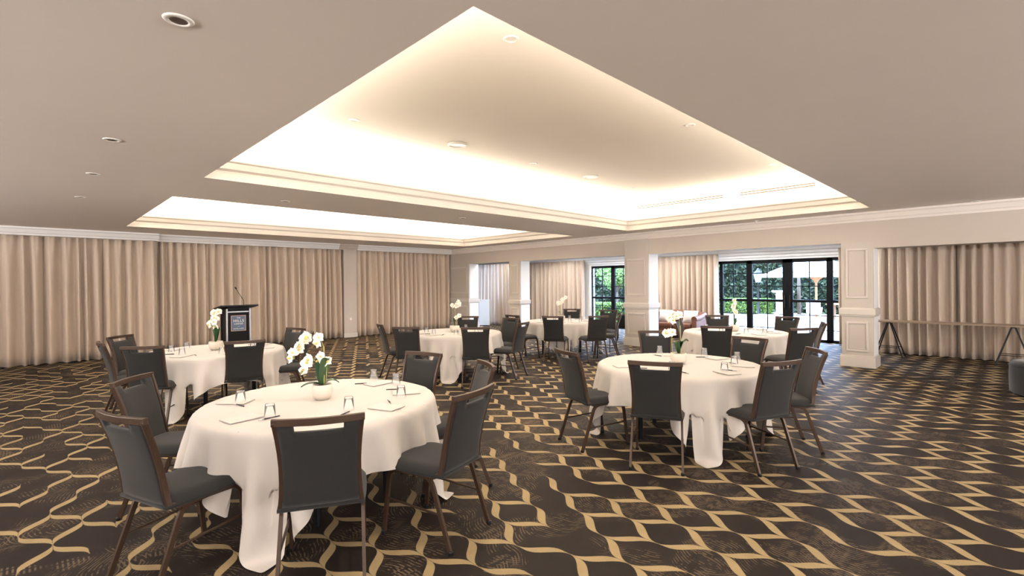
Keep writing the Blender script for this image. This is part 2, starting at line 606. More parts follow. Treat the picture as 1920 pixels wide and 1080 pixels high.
def frame_ring(b, x, ya, yb, za, zb, wdt=.035, dep=.018):
    """raised picture-frame moulding on a face at x looking towards -X"""
    for y0_, y1_, z0_, z1_ in ((ya, yb, za, za + wdt), (ya, yb, zb - wdt, zb), (ya, ya + wdt, za + wdt, zb - wdt), (yb - wdt, yb, za + wdt, zb - wdt)):
        b.box(x - dep, x, y0_, y1_, z0_, z1_)
    iw = wdt + .012
    for y0_, y1_, z0_, z1_ in ((ya + iw, yb - iw, za + iw, za + iw + .01), (ya + iw, yb - iw, zb - iw - .01, zb - iw),
                               (ya + iw, ya + iw + .01, za + iw, zb - iw), (yb - iw - .01, yb - iw, za + iw, zb - iw)):
        b.box(x - dep * .5, x, y0_, y1_, z0_, z1_)
    return b
for ya, yb, proud, ztop in ((1.746, 2.237, .0, ZHA + .115), (6.25, 6.92, .05, ZC - .16), (10.72, 11.20, .0, ZH), (13.22, YW, .0, ZH)):
    xf = XW - proud
    p = MB().box(xf, XWB, ya, yb, 0, ztop).build('pier', 'pier_paint', WR)
    frame_ring(MB(), xf, ya + .075, yb - .075, 1.27, 2.19).build('panel_frame', 'trim_paint', p, bevel=.004)
    frame_ring(MB(), xf, ya + .075, yb - .075, .29, .84).build('panel_frame', 'trim_paint', p, bevel=.004)
    e1, e2 = .035, .055
    yb2 = yb + (0 if yb > 14 else 1)
    dr = MB()
    dr.box(xf - e1, XWB + e1, ya - e1, min(yb + e1, YW), .965, 1.075)
    dr.box(xf - .018, XWB + .018, ya - .018, min(yb + .018, YW), .935, 1.09)
    dr.build('dado_rail', 'trim_paint', p, bevel=.008)
    sk = MB()
    sk.box(xf - .03, XWB + .03, ya - .03, min(yb + .03, YW), 0, .19)
    sk.box(xf - .016, XWB + .016, ya - .016, min(yb + .016, YW), .19, .215)
    sk.build('skirting', 'trim_paint', p, bevel=.006)
    # white returns of the opening, daylit side
    MB().box(xf + .04, XWB + .001, ya - .004, ya + .001, .215, .93).build('reveal', 'white_wall', p)
    MB().box(xf + .04, XWB + .001, ya - .004, ya + .001, 1.09, min(ztop, ZH)).build('reveal', 'white_wall', p)
# white soffits under the headers
MB().box(XW + .03, XWB, 2.24, 6.25, ZH - .004, ZH + .001).build('soffit', 'white_wall', WR)
MB().box(XW + .03, XWB, 6.92, 10.72, ZH - .004, ZH + .001).build('soffit', 'white_wall', WR)

# ------------------------------------------------------------------ garden-side strip
ZD = 2.20
SW = MB()
SW.box(XG, XG + .2, 10.72, YE, 0, 3.62)
SW.box(XG, XG + .2, Y0, 2.95, 0, 3.62)
SW.box(XG, XG + .2, 2.95, 10.72, ZD, 3.62)
SW = SW.build('wall_garden', 'white_wall')
struct(SW, 'white outer wall holding the black framed garden doors')
struct(MB().box(XW, XG + .2, YE, YE + .2, 0, 3.62).build('wall_end', 'wall_paint'), 'end wall of the garden-side strip')
struct(MB().box(13.55, XG, Y0, 2.10, 0, ZC).build('wall_alcove', 'wall_paint'), 'alcove wall behind the trestle table curtains')
o = MB()
o.box(XG - .16, XG, 2.10, YE, 2.42, ZC)
o.box(XG - .11, XG, 2.10, YE, 2.34, 2.42)
o.box(XG - .05, XG, 2.10, YE, 2.26, 2.34)
struct(o.build('trim_8', 'white_wall', bevel=.01), 'white stepped pelmet above the garden doors')

def glazed(kind, idx, ya, yb, label, bars_v, post=.06, bottom=.07, top=.08, mid=(1.03, 1.10), bars_h=(1.83, 1.46, .69, .31)):
    """one black framed glazed leaf in the plane x = XG, between ya and yb"""
    root = empty('%s_%d' % (kind, idx), (XG + .05, (ya + yb) / 2, 0))
    struct(root, label)
    hw = (yb - ya) / 2
    z1 = ZD
    f = MB()
    f.box(-.04, .04, -hw, -hw + post, 0, z1)
    f.box(-.04, .04, hw - post, hw, 0, z1)
    f.box(-.04, .04, -hw, hw, z1 - top, z1)
    f.box(-.04, .04, -hw, hw, 0, bottom)
    f.box(-.035, .035, -hw, hw, mid[0], mid[1])
    f.build('frame', 'black_frame', root, bevel=.004)
    for q in bars_v:
        yq = -hw + post + (2 * hw - 2 * post) * q
        MB().box(-.012, .012, yq - .012, yq + .012, bottom, z1 - top).build('glazing_bar', 'black_frame', root)
    for z in bars_h:
        MB().box(-.012, .012, -hw + post, hw - post, z - .010, z + .010).build('glazing_bar', 'black_frame', root)
    for za, zb in ((bottom, mid[0]), (mid[1], z1 - top)):
        MB().box(-.004, .004, -hw + post, hw - post, za, zb).build('pane', 'window_glass', root)
    return root
glazed('window', 1, 5.27, 6.00, 'black framed side light beside the garden doors', (.55,), post=.03)
d1 = glazed('door', 1, 4.235, 5.27, 'black glazed garden door with lamp post behind it', (.5,), post=.125, top=.10)
d2 = glazed('door', 2, 3.20, 4.235, 'black glazed garden door with the parasol behind it', (.5,), post=.125, top=.10)
glazed('window', 2, 2.95, 3.20, 'narrow black framed side light beside the hung-back curtain', (), post=.02)
glazed('window', 3, 9.85, 10.72, 'black framed side light showing the clipped hedge', (.48,), post=.03)
glazed('door', 3, 8.95, 9.85, 'black glazed door beside the hedge side light', (.5,), post=.12, top=.10)
glazed('window', 4, 7.95, 8.95, 'black framed glazing partly behind the sofa curtain', (.5,), post=.06)
glazed('window', 5, 6.95, 7.95, 'black framed glazing covered by the sofa curtain', (.5,), post=.06)
glazed('window', 6, 6.00, 6.95, 'black framed glazing at the edge of the sofa curtain', (.5,), post=.06)
for d_, sy in ((d1, -1), (d2, 1)):
    MB().box(-.075, -.04, sy * .44, sy * .47, .88, 1.22).build('handle', 'black_metal', d_)

# ------------------------------------------------------------------ curtains
def curtain(pa, pb, z0, z1, seed, label, lam=.27, amp=.085, group=None, flip=False):
    rnd = random.Random(seed)
    pa, pb = Vector((*pa, 0)), Vector((*pb, 0))
    L_ = (pb - pa).length
    t = (pb - pa) / L_
    n = Vector((t.y, -t.x, 0)) * (-1 if flip else 1)
    nf = max(2, round(L_ / (lam * .74)))
    # irregular fold widths
    ws = [rnd.uniform(.6, 1.4) for _ in range(nf)]
    tot = sum(ws)
    edges = [0]
    for q in ws:
        edges.append(edges[-1] + q / tot)
    am = [rnd.uniform(.7, 1.5) for _ in range(nf + 1)]
    dr = [rnd.uniform(-.05, .05) for _ in range(nf + 1)]
    ph2 = [rnd.uniform(0, 6.28) for _ in range(nf)]
    nu = nf * 14
    nv = 12
    def fn(a, b):
        zrel = b                                   # 0 bottom .. 1 top
        a2 = a
        k = min(nf - 1, max(0, int(np.searchsorted(edges, a2, side='right')) - 1))
        loc = (a2 - edges[k]) / (edges[k + 1] - edges[k])
        A = am[k] * (1 - loc) + am[k + 1] * loc
        s_ = .5 - .5 * math.cos(2 * PI * loc)
        s_ = s_ ** (1.25 - .5 * zrel)
        s_ = s_ * s_ * (3 - 2 * s_) * .6 + s_ * .4
        body = A * (s_ * 2 - 1)
        fine = .22 * math.sin(4 * PI * loc + ph2[k]) * (1 - .6 * zrel)
        pleat = math.cos(2 * PI * loc * 2 + ph2[k]) * .25 * max(0, zrel - .82) / .18
        g = amp * ((1.0 - .45 * zrel ** 3) * (body + fine) + pleat)
        D = (dr[k] * (1 - loc) + dr[k + 1] * loc) * (1 - zrel) ** 1.3 * L_ / nf * 2.2
        p = pa + t * (a2 * L_ + D * math.sin(PI * min(1, a2 * nf) / 2) * (1 if .02 < a2 < .98 else 0)) + n * g
        return (p.x, p.y, z0 + (z1 - z0) * b)
    o = MB().grid(fn, nu, nv).build('curtain', 'curtain', smooth=True, recalc=False)
    sm = o.modifiers.new('thickness', 'SOLIDIFY')
    sm.thickness = .006
    tag(o, label, 'curtain', group)
    return o
ZL = ZC - .155
GC = 'curtains along the long wall'
curtain((-3.2, 14.13), (0.20, 14.13), .012, ZL, 1, 'beige curtain at the far end from the lectern along the wall', lam=.30, amp=.09, group=GC)
curtain((0.20, 14.13), (1.16, 14.13), .012, ZL, 2, 'beige curtain second to the left of the lectern, between two gaps', lam=.24, amp=.085, group=GC)
curtain((1.16, 14.13), (2.16, 14.13), .012, ZL, 3, 'beige curtain left of the lectern ending at the cornice step', lam=.25, amp=.085, group=GC)
curtain((2.18, 14.25), (3.24, 14.25), .012, ZL, 4, 'beige curtain whose edge hangs behind the lectern, after cornice step', lam=.25, amp=.085, group=GC)
curtain((3.24, 14.25), (5.54, 14.25), .012, ZL, 5, 'wide beige curtain hanging directly behind the lectern', lam=.27, amp=.085, group=GC)
curtain((5.56, 14.25), (6.78, 14.25), .012, ZL, 6, 'beige curtain ending at the plain wall pier', lam=.25, amp=.085, group=GC)
curtain((7.20, 14.20), (9.30, 14.25), .012, ZL, 7, 'beige curtain beginning at the plain wall pier', lam=.27, amp=.085, group=GC)
curtain((9.30, 14.25), (10.86, 14.25), .012, ZL, 8, 'beige curtain filling the room corner beside the panelled pier', lam=.25, amp=.085, group=GC)
curtain((13.42, 2.09), (13.42, 0.78), .012, 2.45, 9, 'beige curtain behind the trestle table, beside the panelled pier', lam=.22, amp=.075, flip=False)
curtain((13.42, 0.77), (13.42, -3.2), .012, 2.45, 10, 'beige curtain behind the trestle table, over the round ottoman', lam=.22, amp=.075, flip=False)
curtain((12.95, 15.6), (12.95, 13.1), .012, 2.36, 11, 'beige curtain behind the white pedestal', lam=.26, amp=.075)
curtain((14.36, 14.6), (14.36, 10.88), .012, 2.42, 12, 'beige curtain behind the table by the curtained opening', lam=.26, amp=.075)
curtain((14.36, 8.08), (14.36, 6.02), .012, 2.40, 13, 'beige curtain behind the brown leather sofa', lam=.24, amp=.075)
curtain((14.36, 3.02), (14.30, 2.55), .012, 2.40, 14, 'narrow hung-back curtain beside the parasol door', lam=.16, amp=.075)

# ------------------------------------------------------------------ round tables under square cloths
TABLES = {1: (1.57, 3.65), 2: (1.79, 7.55), 3: (5.43, 7.00), 4: (8.66, 7.20), 5: (4.87, 2.46), 6: (8.71, 3.36)}
TNAME = {1: 'the arching orchid table', 2: 'the table beside the lectern', 3: 'the table near the pedestal',
         4: 'the table by the curtained opening', 5: 'the broad-leaved orchid table', 6: 'the table beside the garden doors'}
TR, TZ = 0.84, 0.738

def drape(seed, S=2.22, n=64, steps=260, iters=9):
    """a square cloth let down over a round top: position based dynamics"""
    rng = np.random.default_rng(seed)
    h = S / n
    g = (np.arange(n + 1) / n - .5) * S
    P = np.zeros((n + 1, n + 1, 3))
    P[..., 0], P[..., 1] = np.meshgrid(g, g, indexing='ij')
    P[..., 2] = TZ + .004
    P[..., 2] += rng.normal(0, .0015, P.shape[:2])
    P[..., :2] += rng.normal(0, .001, P[..., :2].shape)
    V = np.zeros_like(P)
    dt = 1 / 60
    cons = []
    def addc(di, dj, k, rest):
        I, J = np.meshgrid(np.arange(n + 1), np.arange(n + 1), indexing='ij')
        ok = (I + di >= 0) & (I + di <= n) & (J + dj >= 0) & (J + dj <= n)
        I, J = I[ok], J[ok]
        par = (I // max(1, abs(di))) % 2 if di else (J // max(1, abs(dj))) % 2
        for q in (0, 1):
            s_ = par == q
            cons.append((I[s_], J[s_], I[s_] + di, J[s_] + dj, k, rest))
    addc(1, 0, 1.0, h); addc(0, 1, 1.0, h)
    addc(1, 1, .35, h * 2 ** .5); addc(1, -1, .35, h * 2 ** .5)
    addc(2, 0, .16, 2 * h); addc(0, 2, .16, 2 * h)
    addc(4, 0, .03, 4 * h); addc(0, 4, .03, 4 * h)
    re = TR
    for st in range(steps):
        V[..., 2] -= 9.8 * dt
        V *= .965
        Q = P + V * dt
        for it in range(iters):
            for a, b, c, d, k, rest in cons:
                D = Q[c, d] - Q[a, b]
                ln = np.sqrt((D * D).sum(1)) + 1e-9
                cor = (D * ((ln - rest) / ln * .5 * k)[:, None])
                Q[a, b] += cor
                Q[c, d] -= cor
            r_ = np.hypot(Q[..., 0], Q[..., 1])
            top = (r_ < re) & (Q[..., 2] < TZ) & (Q[..., 2] > TZ - .05)
            Q[..., 2] = np.where(top, TZ, Q[..., 2])
            rm = re + .004 - np.clip((.44 - Q[..., 2]) * .5, 0, .18)
            side = (r_ < rm) & (Q[..., 2] <= TZ - .012)
            sc = np.where(side, rm / np.maximum(r_, 1e-6), 1)
            Q[..., 0] *= sc
            Q[..., 1] *= sc
            Q[..., 2] = np.maximum(Q[..., 2], .006)
        V = (Q - P) / dt
        flat = (np.hypot(Q[..., 0], Q[..., 1]) < re - .02)
        V[flat] *= .2
        P = Q
    # the flat part really lies flat
    r_ = np.hypot(P[..., 0], P[..., 1])
    P[..., 2] = np.where(r_ < re - .01, np.clip(P[..., 2], TZ, TZ + .004), P[..., 2])
    vs = P.reshape(-1, 3)
    b = MB()
    b.v = [tuple(q) for q in vs]
    b.f = [(i * (n + 1) + j, (i + 1) * (n + 1) + j, (i + 1) * (n + 1) + j + 1, i * (n + 1) + j + 1) for i in range(n) for j in range(n)]
    return b

cloth_a = drape(1).build('tablecloth', 'linen', smooth=True, recalc=False)
cloth_a.modifiers.new('sub', 'SUBSURF').render_levels = 1
cloth_b = drape(5).build('tablecloth', 'linen', smooth=True, recalc=False)
cloth_b.modifiers.new('sub', 'SUBSURF').render_levels = 1
first = {id(cloth_a): True, id(cloth_b): True}
used = set()
CLOTH_ROT = {1: 0, 2: R(180), 3: R(90), 4: R(-4), 5: R(-3), 6: R(94)}
table0 = None
for k, (cx, cy) in TABLES.items():
    if table0 is None:
        t = empty('round_table')
        MB().lathe([(TR - .036, TZ - .034), (TR - .030, TZ - .028), (TR - .030, TZ - .012), (TR - .038, TZ - .006)], 48).build('table_top', 'dark_wood', t)
        for a in range(4):
            an = PI / 4 + a * PI / 2 + .3
            px, py = .46 * math.cos(an), .46 * math.sin(an)
            MB().tube([(px, py, 0), (px, py, TZ - .03)], .024, 12).build('leg', 'black_metal', t, smooth=False)
        for sgn in (-1, 1):
            c_, s_ = math.cos(.3), math.sin(.3)
            pts = [(-.4 * c_ - sgn * .32 * s_, -.4 * s_ + sgn * .32 * c_, TZ - .05), (.4 * c_ - sgn * .32 * s_, .4 * s_ + sgn * .32 * c_, TZ - .05)]
            MB().tube(pts, .015, 8).build('under_rail', 'black_metal', t)
        table0 = t
    else:
        t = copy_tree(table0)
    t.location = (cx, cy, 0)
    tag(t, 'round folding table, black legs under white cloth: ' + TNAME[k], 'table', 'round tables')
    src = cloth_a if k in (1, 3, 6) else cloth_b
    if id(src) in used:
        c = src.copy()
        COL.objects.link(c)
    else:
        c = src
        used.add(id(src))
    c.location = (cx, cy, 0)
    c.rotation_euler = (0, 0, CLOTH_ROT[k])
    tag(c, 'square white cloth hanging in points over ' + TNAME[k], 'tablecloth', 'white tablecloths')

# ------------------------------------------------------------------ banquet chair
def bez(pts, n=6):
    """round the inner corners of a polyline"""
    P = [Vector(p) for p in pts]
    out = [P[0]]
    for i in range(1, len(P) - 1):
        a, b, c = P[i - 1], P[i], P[i + 1]
        q = min((a - b).length, (c - b).length) * .45
        q = min(q, .07)
        s_, e_ = b + (a - b).normalized() * q, b + (c - b).normalized() * q
        for k in range(n + 1):
            u = k / n
            out.append(s_ * (1 - u) ** 2 + b * 2 * u * (1 - u) + e_ * u * u)
    out.append(P[-1])
    return out

def chair_proto():
    root = empty('banquet_chair')
    fr = 'chair_frame'
    # four legs: each side is one bent inverted U, cut at mid seat into a front and a rear leg
    for sx in (-1, 1):
        x = .205 * sx
        rear = bez([(x * 1.04, -.285, 0), (x, -.135, .425), (x, .0, .432)])
        MB().tube(rear, .012, rect=(.018, .026), side=(1, 0, 0)).build('leg', fr, root, smooth=False)
        front = bez([(x * 1.04, .245, 0), (x, .195, .425), (x, .0, .432)])
        MB().tube(front, .012, rect=(.018, .026), side=(1, 0, 0)).build('leg', fr, root)
        MB().tube([(x * 1.02, -.215, .215), (x * 1.02, .222, .235)], .008, 6).build('stretcher', fr, root)
        for fy in (-.285, .245):
            MB().lathe([(.017, 0), (.017, .018), (.013, .024)], 10, (x * 1.04, fy, 0)).build('foot_glide', 'black_metal', root)
    for cy_ in (-.12, .165):
        MB().tube([(-.205, cy_, .418), (.205, cy_, .418)], .010, 6).build('cross_bar', fr, root)
    # seat cushion with a waterfall front and crowned top
    def seat(u, v):
        a = -1 + 2 * u
        y = -.225 + .47 * v
        hw = .215 + .012 * math.sin(PI * v)
        edge = (1 - abs(a) ** 6) * (1 - (2 * v - 1) ** 8)
        z = .448 + .042 * max(edge, 0) ** .4 + .012 * (1 - a * a)
        if v > .8:
            z -= .03 * ((v - .8) / .2) ** 2
        return (a * hw, y, z)
    sb = MB().grid(seat, 14, 14)
    def seatu(u, v):
        a = -1 + 2 * u
        y = -.225 + .47 * v
        return (a * (.215 + .012 * math.sin(PI * v)), y, .434 - (.03 * ((v - .8) / .2) ** 2 if v > .8 else 0))
    n0 = len(sb.v)
    sb.grid(seatu, 14, 14)
    k = 15
    rim = [i for i in range(k)] + [k * j + 14 for j in range(1, k)] + [k * 14 + i for i in range(13, -1, -1)] + [k * j for j in range(13, 0, -1)]
    for i in range(len(rim)):
        a, b = rim[i], rim[(i + 1) % len(rim)]
        sb.f.append((a, b, b + n0, a + n0))
    sb.build('seat', 'chair_fabric', root, smooth=True)
    # back: leaning and gently hollow
    def by(z):
        q = (z - .44) / .50
        return -.205 - .125 * q + .02 * math.sin(PI * q)
    def bx(z):
        q = (z - .44) / .50
        return .200 + .012 * q ** 2 - .012 * math.sin(PI * q)
    def hollow(x, z):
        q = max(0, (z - .44) / .5)
        return -.030 * (1 - (x / .215) ** 2) * (.35 + .65 * q)
    for sx in (-1, 1):
        pts = [(sx * .205, -.02, .437), (sx * .205, -.15, .432), (sx * .203, by(.46) + .004, .452)] + [(sx * bx(z), by(z), z) for z in (.52, .60, .68, .76, .84, .925)]
        MB().tube(pts, .012, rect=(.020, .030), side=(1, 0, 0)).build('back_post', fr, root, bevel=.003)
    tr_ = MB()
    def rail(u, v, back):
        x = (-1 + 2 * u) * (bx(.94) + .010)
        z = .905 + .036 * v
        return (x, by(.92) + hollow(x, .94) + (-.012 if back else .014), z)
    for bk in (False, True):
        tr_.grid(lambda u, v: rail(u, v, bk), 14, 1)
    n1 = 30
    for i in range(14):
        tr_.f.append((i, i + 1, i + 1 + n1, i + n1))
        tr_.f.append((15 + i, 16 + i, 16 + i + n1, 15 + i + n1))
    tr_.f.append((0, 15, 15 + n1, n1))
    tr_.f.append((14, 29, 29 + n1, 14 + n1))
    tr_.build('top_rail', fr, root, bevel=.003)
    # upholstered panel with a hand slot cut out under the rail
    NU, NV = 20, 16
    zs = [.455 + (.868 - .455) * j / (NV - 1) for j in range(NV)] + [.907]
    bp = MB()
    idx = {}
    for side in (0, 1):
        for j, z in enumerate(zs):
            for i in range(NU + 1):
                a = -1 + 2 * i / NU
                x = a * (bx(min(z, .93)) - .008)
                puff = (1 - abs(a) ** 5) * min(1, max(.0, (z - .452) / .03)) * min(1, max(0, (.91 - z) / .03))
                off = (.010 + .010 * puff) if side == 0 else -(.010 + .007 * puff)
                idx[side, j, i] = len(bp.v)
                bp.v.append((x, by(z) + hollow(x, z) + off, z))
    def solid(j, i):
        if not (0 <= j < NV and 0 <= i < NU):
            return False
        return not (j == NV - 1 and 4 <= i < NU - 4)
    for j in range(NV):
        for i in range(NU):
            if not solid(j, i):
                continue
            q = [(j, i), (j, i + 1), (j + 1, i + 1), (j + 1, i)]
            bp.f.append(tuple(idx[(0,) + c] for c in q))
            bp.f.append(tuple(idx[(1,) + c] for c in q[::-1]))
            for (dj, di), (c1, c2) in (((-1, 0), (q[0], q[1])), ((0, 1), (q[1], q[2])), ((1, 0), (q[2], q[3])), ((0, -1), (q[3], q[0]))):
                if not solid(j + dj, i + di):
                    bp.f.append((idx[(0,) + c2], idx[(0,) + c1], idx[(1,) + c1], idx[(1,) + c2]))
    used_ = sorted({i for f_ in bp.f for i in f_})
    mp_ = {o_: n_ for n_, o_ in enumerate(used_)}
    bp.v = [bp.v[i] for i in used_]
    bp.f = [tuple(mp_[i] for i in f_) for f_ in bp.f]
    bp.build('backrest', 'chair_fabric', root, smooth=True)
    return root

CH = {1: [(.32, 3.25, 20), (.52, 4.50, -39), (1.03, 2.44, 62), (1.98, 2.34, 106), (2.72, 3.07, 156), (2.73, 4.00, -163)],
      2: [(.59, 7.65, 2), (.86, 8.49, -45), (.88, 6.78, 55), (1.85, 6.49, 80), (2.96, 7.81, -164), (2.84, 6.95, 152)],
      3: [(4.19, 7.47, -18), (4.16, 6.61, 36), (4.83, 5.72, 46), (6.40, 7.81, -133), (6.58, 6.71, 180), (5.97, 5.79, 108)],
      4: [(7.22, 7.36, -4), (7.46, 6.44, 28), (8.12, 5.78, 60), (9.89, 7.88, -145), (10.02, 6.84, -165), (9.08, 5.89, 122)],
      5: [(3.73, 3.06, -20), (3.70, 2.08, 25), (4.43, 1.32, 66), (5.41, 1.31, 126), (6.06, 2.16, 168), (6.07, 3.41, -141)],
      6: [(7.27, 3.07, 24), (7.74, 2.03, 55), (8.92, 2.06, 110), (10.01, 2.90, 168), (9.67, 4.07, -149), (8.50, 4.33, -78)]}
LM = {1: ('the lectern', (3.3, 12.3)), 2: ('the lectern', (3.3, 12.3)), 3: ('the white pedestal', (12.35, 14.15)),
      4: ('the brown sofa', (13.5, 6.8)), 5: ('the trestle table', (12.9, .5)), 6: ('the brown sofa', (13.5, 6.8))}
ORD = ['first', 'second', 'third', 'fourth', 'fifth', 'sixth']
proto = chair_proto()
fresh = True
for k, lst in CH.items():
    cx, cy = TABLES[k]
    lm, lp = LM[k]
    base = math.atan2(lp[1] - cy, lp[0] - cx)
    order = sorted(range(len(lst)), key=lambda i: (base - math.atan2(lst[i][1] - cy, lst[i][0] - cx)) % (2 * PI))
    for i, (mx, my, an) in enumerate(lst):
        a = R(an)
        c = proto if fresh else copy_tree(proto)
        fresh = False
        off = .335
        c.location = (mx + off * math.cos(a), my + off * math.sin(a), 0)
        c.rotation_euler = (0, 0, a - PI / 2)
        tag(c, 'grey banquet chair at %s, %s clockwise from %s' % (TNAME[k], ORD[order.index(i)], lm), 'chair', 'banquet chairs at ' + TNAME[k])

# ------------------------------------------------------------------ orchids
def petal_flower(size, rnd):
    b = MB()
    for i in range(5):
        an = 2 * PI * i / 5 + .3
        wd = .95 if i in (1, 4) else .62
        def fn(u, v, an=an, wd=wd):
            l_ = v * size
            ww = size * wd * math.sin(PI * min(1, .08 + v * .92)) ** .7
            lx = (u - .5) * 2 * ww * .62
            cz = .18 * size * v * v - .25 * size * (u - .5) ** 2 * 2
            return (lx * math.cos(an) - l_ * math.sin(an), lx * math.sin(an) + l_ * math.cos(an), cz)
        b.grid(fn, 3, 4)
    return b
flower_mesh = petal_flower(.046, random.Random(2)).build('flower', 'petal', smooth=True, recalc=False)
heart_mesh = MB().lathe([(.001, 0), (.008, .004), (.010, .012), (.006, .020), (.001, .024)], 8).build('flower_heart', 'petal_heart', smooth=True)
fl_me, he_me = flower_mesh.data, heart_mesh.data
bpy.data.objects.remove(flower_mesh)
bpy.data.objects.remove(heart_mesh)
LEFT = -rt                       # what the photo shows as left, used only to lay the sprays out

def orchid(k, sprays, leaves, label, pot_r=.068, seed=0, off=(0, 0)):
    rnd = random.Random(seed)
    cx, cy = TABLES[k]
    root = empty('potted_orchid', (cx + off[0], cy + off[1], TZ + .002))
    tag(root, label, 'plant', 'white orchids on the tables')
    h = .115
    pr = pot_r
    MB().lathe([(pr * .66, 0), (pr * .92, h * .22), (pr * 1.05, h * .5), (pr * 1.02, h * .8), (pr * .95, h), (pr * .86, h), (pr * .90, h * .85)], 28, cap1=False).build('pot', 'pot', root, smooth=True)
    MB().lathe([(pr * .9, h * .84), (pr * .5, h * .92), (.002, h * .93)], 20, cap0=False).build('soil', 'soil', root, smooth=True)
    for (dl, df, ln, rise, wd) in leaves:      # direction left/away, length, rise, width
        dv = (LEFT * dl + fw * df)
        dv.normalize()
        sd = Vector((-dv.y, dv.x, 0))
        def fn(u, v, dv=dv, sd=sd, ln=ln, rise=rise, wd=wd):
            arc = rise * math.sin(v * PI * .62) / math.sin(PI * .5) - (.04 * v * v if rise < .1 else 0)
            p = dv * (ln * v) + Vector((0, 0, h * .9 + arc)) + sd * ((u - .5) * wd * (math.sin(PI * (.1 + .9 * v)) ** .6)) + Vector((0, 0, .35 * wd * abs(u - .5)))
            return tuple(p)
        MB().grid(fn, 4, 8).build('leaf', 'orchid_leaf', root, smooth=True, recalc=False)
    for path, flowers, stake in sprays:        # path: [(left, away, z)]; flowers: parameter along the path
        P = [LEFT * a + fw * b_ + Vector((0, 0, z)) for a, b_, z in path]
        # Catmull-Rom
        pts = []
        for i in range(len(P) - 1):
            p0, p1, p2, p3 = P[max(i - 1, 0)], P[i], P[i + 1], P[min(i + 2, len(P) - 1)]
            for q in range(6):
                u = q / 6
                pts.append(.5 * ((2 * p1) + (p2 - p0) * u + (2 * p0 - 5 * p1 + 4 * p2 - p3) * u * u + (3 * p1 - p0 - 3 * p2 + p3) * u ** 3))
        pts.append(P[-1])
        st = MB().tube(pts, [.0032 * (1 - .5 * i / len(pts)) for i in range(len(pts))], 6).build('stem', 'orchid_stem', root, smooth=True)
        if stake:
            MB().tube([(P[0].x + .006, P[0].y, h * .8), (P[0].x + .006, P[0].y, stake)], .0028, 6).build('stake', 'bamboo_stake', root)
        for fp in flowers:
            i = min(len(pts) - 1, int(fp * (len(pts) - 1)))
            p = pts[i]
            face = (-fw + rt * rnd.uniform(-.9, .9) + Vector((0, 0, rnd.uniform(-.5, .35)))).normalized()
            pos = p + face * .018 + Vector((rnd.uniform(-.022, .022), rnd.uniform(-.022, .022), rnd.uniform(-.03, .012)))
            q = face.to_track_quat('Z', 'Y')
            s_ = rnd.uniform(.85, 1.15)
            f = bpy.data.objects.new('flower', fl_me)
            COL.objects.link(f)
            f.parent = root
            f.location = pos
            f.rotation_mode = 'QUATERNION'
            f.rotation_quaternion = q
            f.scale = (s_, s_, s_)
            hrt = bpy.data.objects.new('flower_heart', he_me)
            COL.objects.link(hrt)
            hrt.parent = f
        for q in (.96, 1.0):
            p = pts[min(len(pts) - 1, int(q * (len(pts) - 1)))]
            MB().lathe([(.001, -.010), (.007, -.003), (.008, .004), (.001, .014)], 8, tuple(p)).build('bud', 'orchid_stem', root, smooth=True)
    return root

fl = lambda a, b_, n: [a + (b_ - a) * i / (n - 1) for i in range(n)]
orchid(1, [([(-.01, 0, .09), (-.015, 0, .30), (.0, 0, .43), (.06, .0, .475), (.14, 0, .455), (.20, .0, .37), (.215, 0, .31)], fl(.42, .95, 9), .40),
           ([(-.02, .01, .09), (-.03, .01, .24), (-.01, .02, .31), (.06, .03, .30), (.13, .02, .24), (.16, .0, .20)], fl(.36, .86, 6), .30)],
       [(1, -.3, .15, .035, .06), (.25, .5, .07, .19, .10), (-.45, -.2, .07, .20, .11), (-1, .5, .12, .05, .06), (.7, .8, .12, .07, .06)],
       'white moth orchid with two arching sprays drooping sideways in round pot', .072, 4)
orchid(2, [([(.0, 0, .09), (.01, 0, .25), (-.01, 0, .36), (.02, 0, .47), (-.02, 0, .54)], fl(.42, .98, 9), .35),
           ([(.0, 0, .09), (.0, 0, .24), (.04, 0, .33), (.07, 0, .38), (.06, .02, .36)], fl(.55, .98, 5), None)],
       [(.3, -.5, .05, .22, .085), (-.6, -.2, .05, .19, .08), (-.3, .6, .06, .17, .07)],
       'white orchid with one upright dark leaf beside the lectern', .085, 7)
orchid(3, [([(-.01, 0, .09), (.0, 0, .30), (-.01, 0, .44), (-.05, 0, .52), (-.11, 0, .50)], fl(.62, .98, 5), .4),
           ([(.0, 0, .09), (-.02, 0, .22), (-.05, 0, .30), (-.09, 0, .28)], fl(.55, .98, 4), None),
           ([(.0, 0, .09), (.03, 0, .32), (.045, 0, .46), (.03, 0, .49)], fl(.85, .99, 2), None)],
       [(.6, .2, .05, .17, .03), (-.2, .4, .04, .19, .03), (-.7, -.1, .05, .16, .03), (.2, -.5, .05, .15, .03)],
       'white orchid with narrow grassy leaves near the white pedestal', .085, 11)
orchid(4, [([(.02, 0, .09), (.02, 0, .30), (.01, 0, .42), (-.04, 0, .50), (-.11, 0, .57)], fl(.52, .98, 9), .4),
           ([(.02, 0, .09), (.03, 0, .28), (.07, 0, .40), (.08, 0, .43)], fl(.8, .99, 4), None)],
       [(.5, .2, .07, .10, .05), (-.6, -.1, .07, .10, .05)],
       'white orchid with a cluster leaning outwards by the curtained opening', .075, 13)
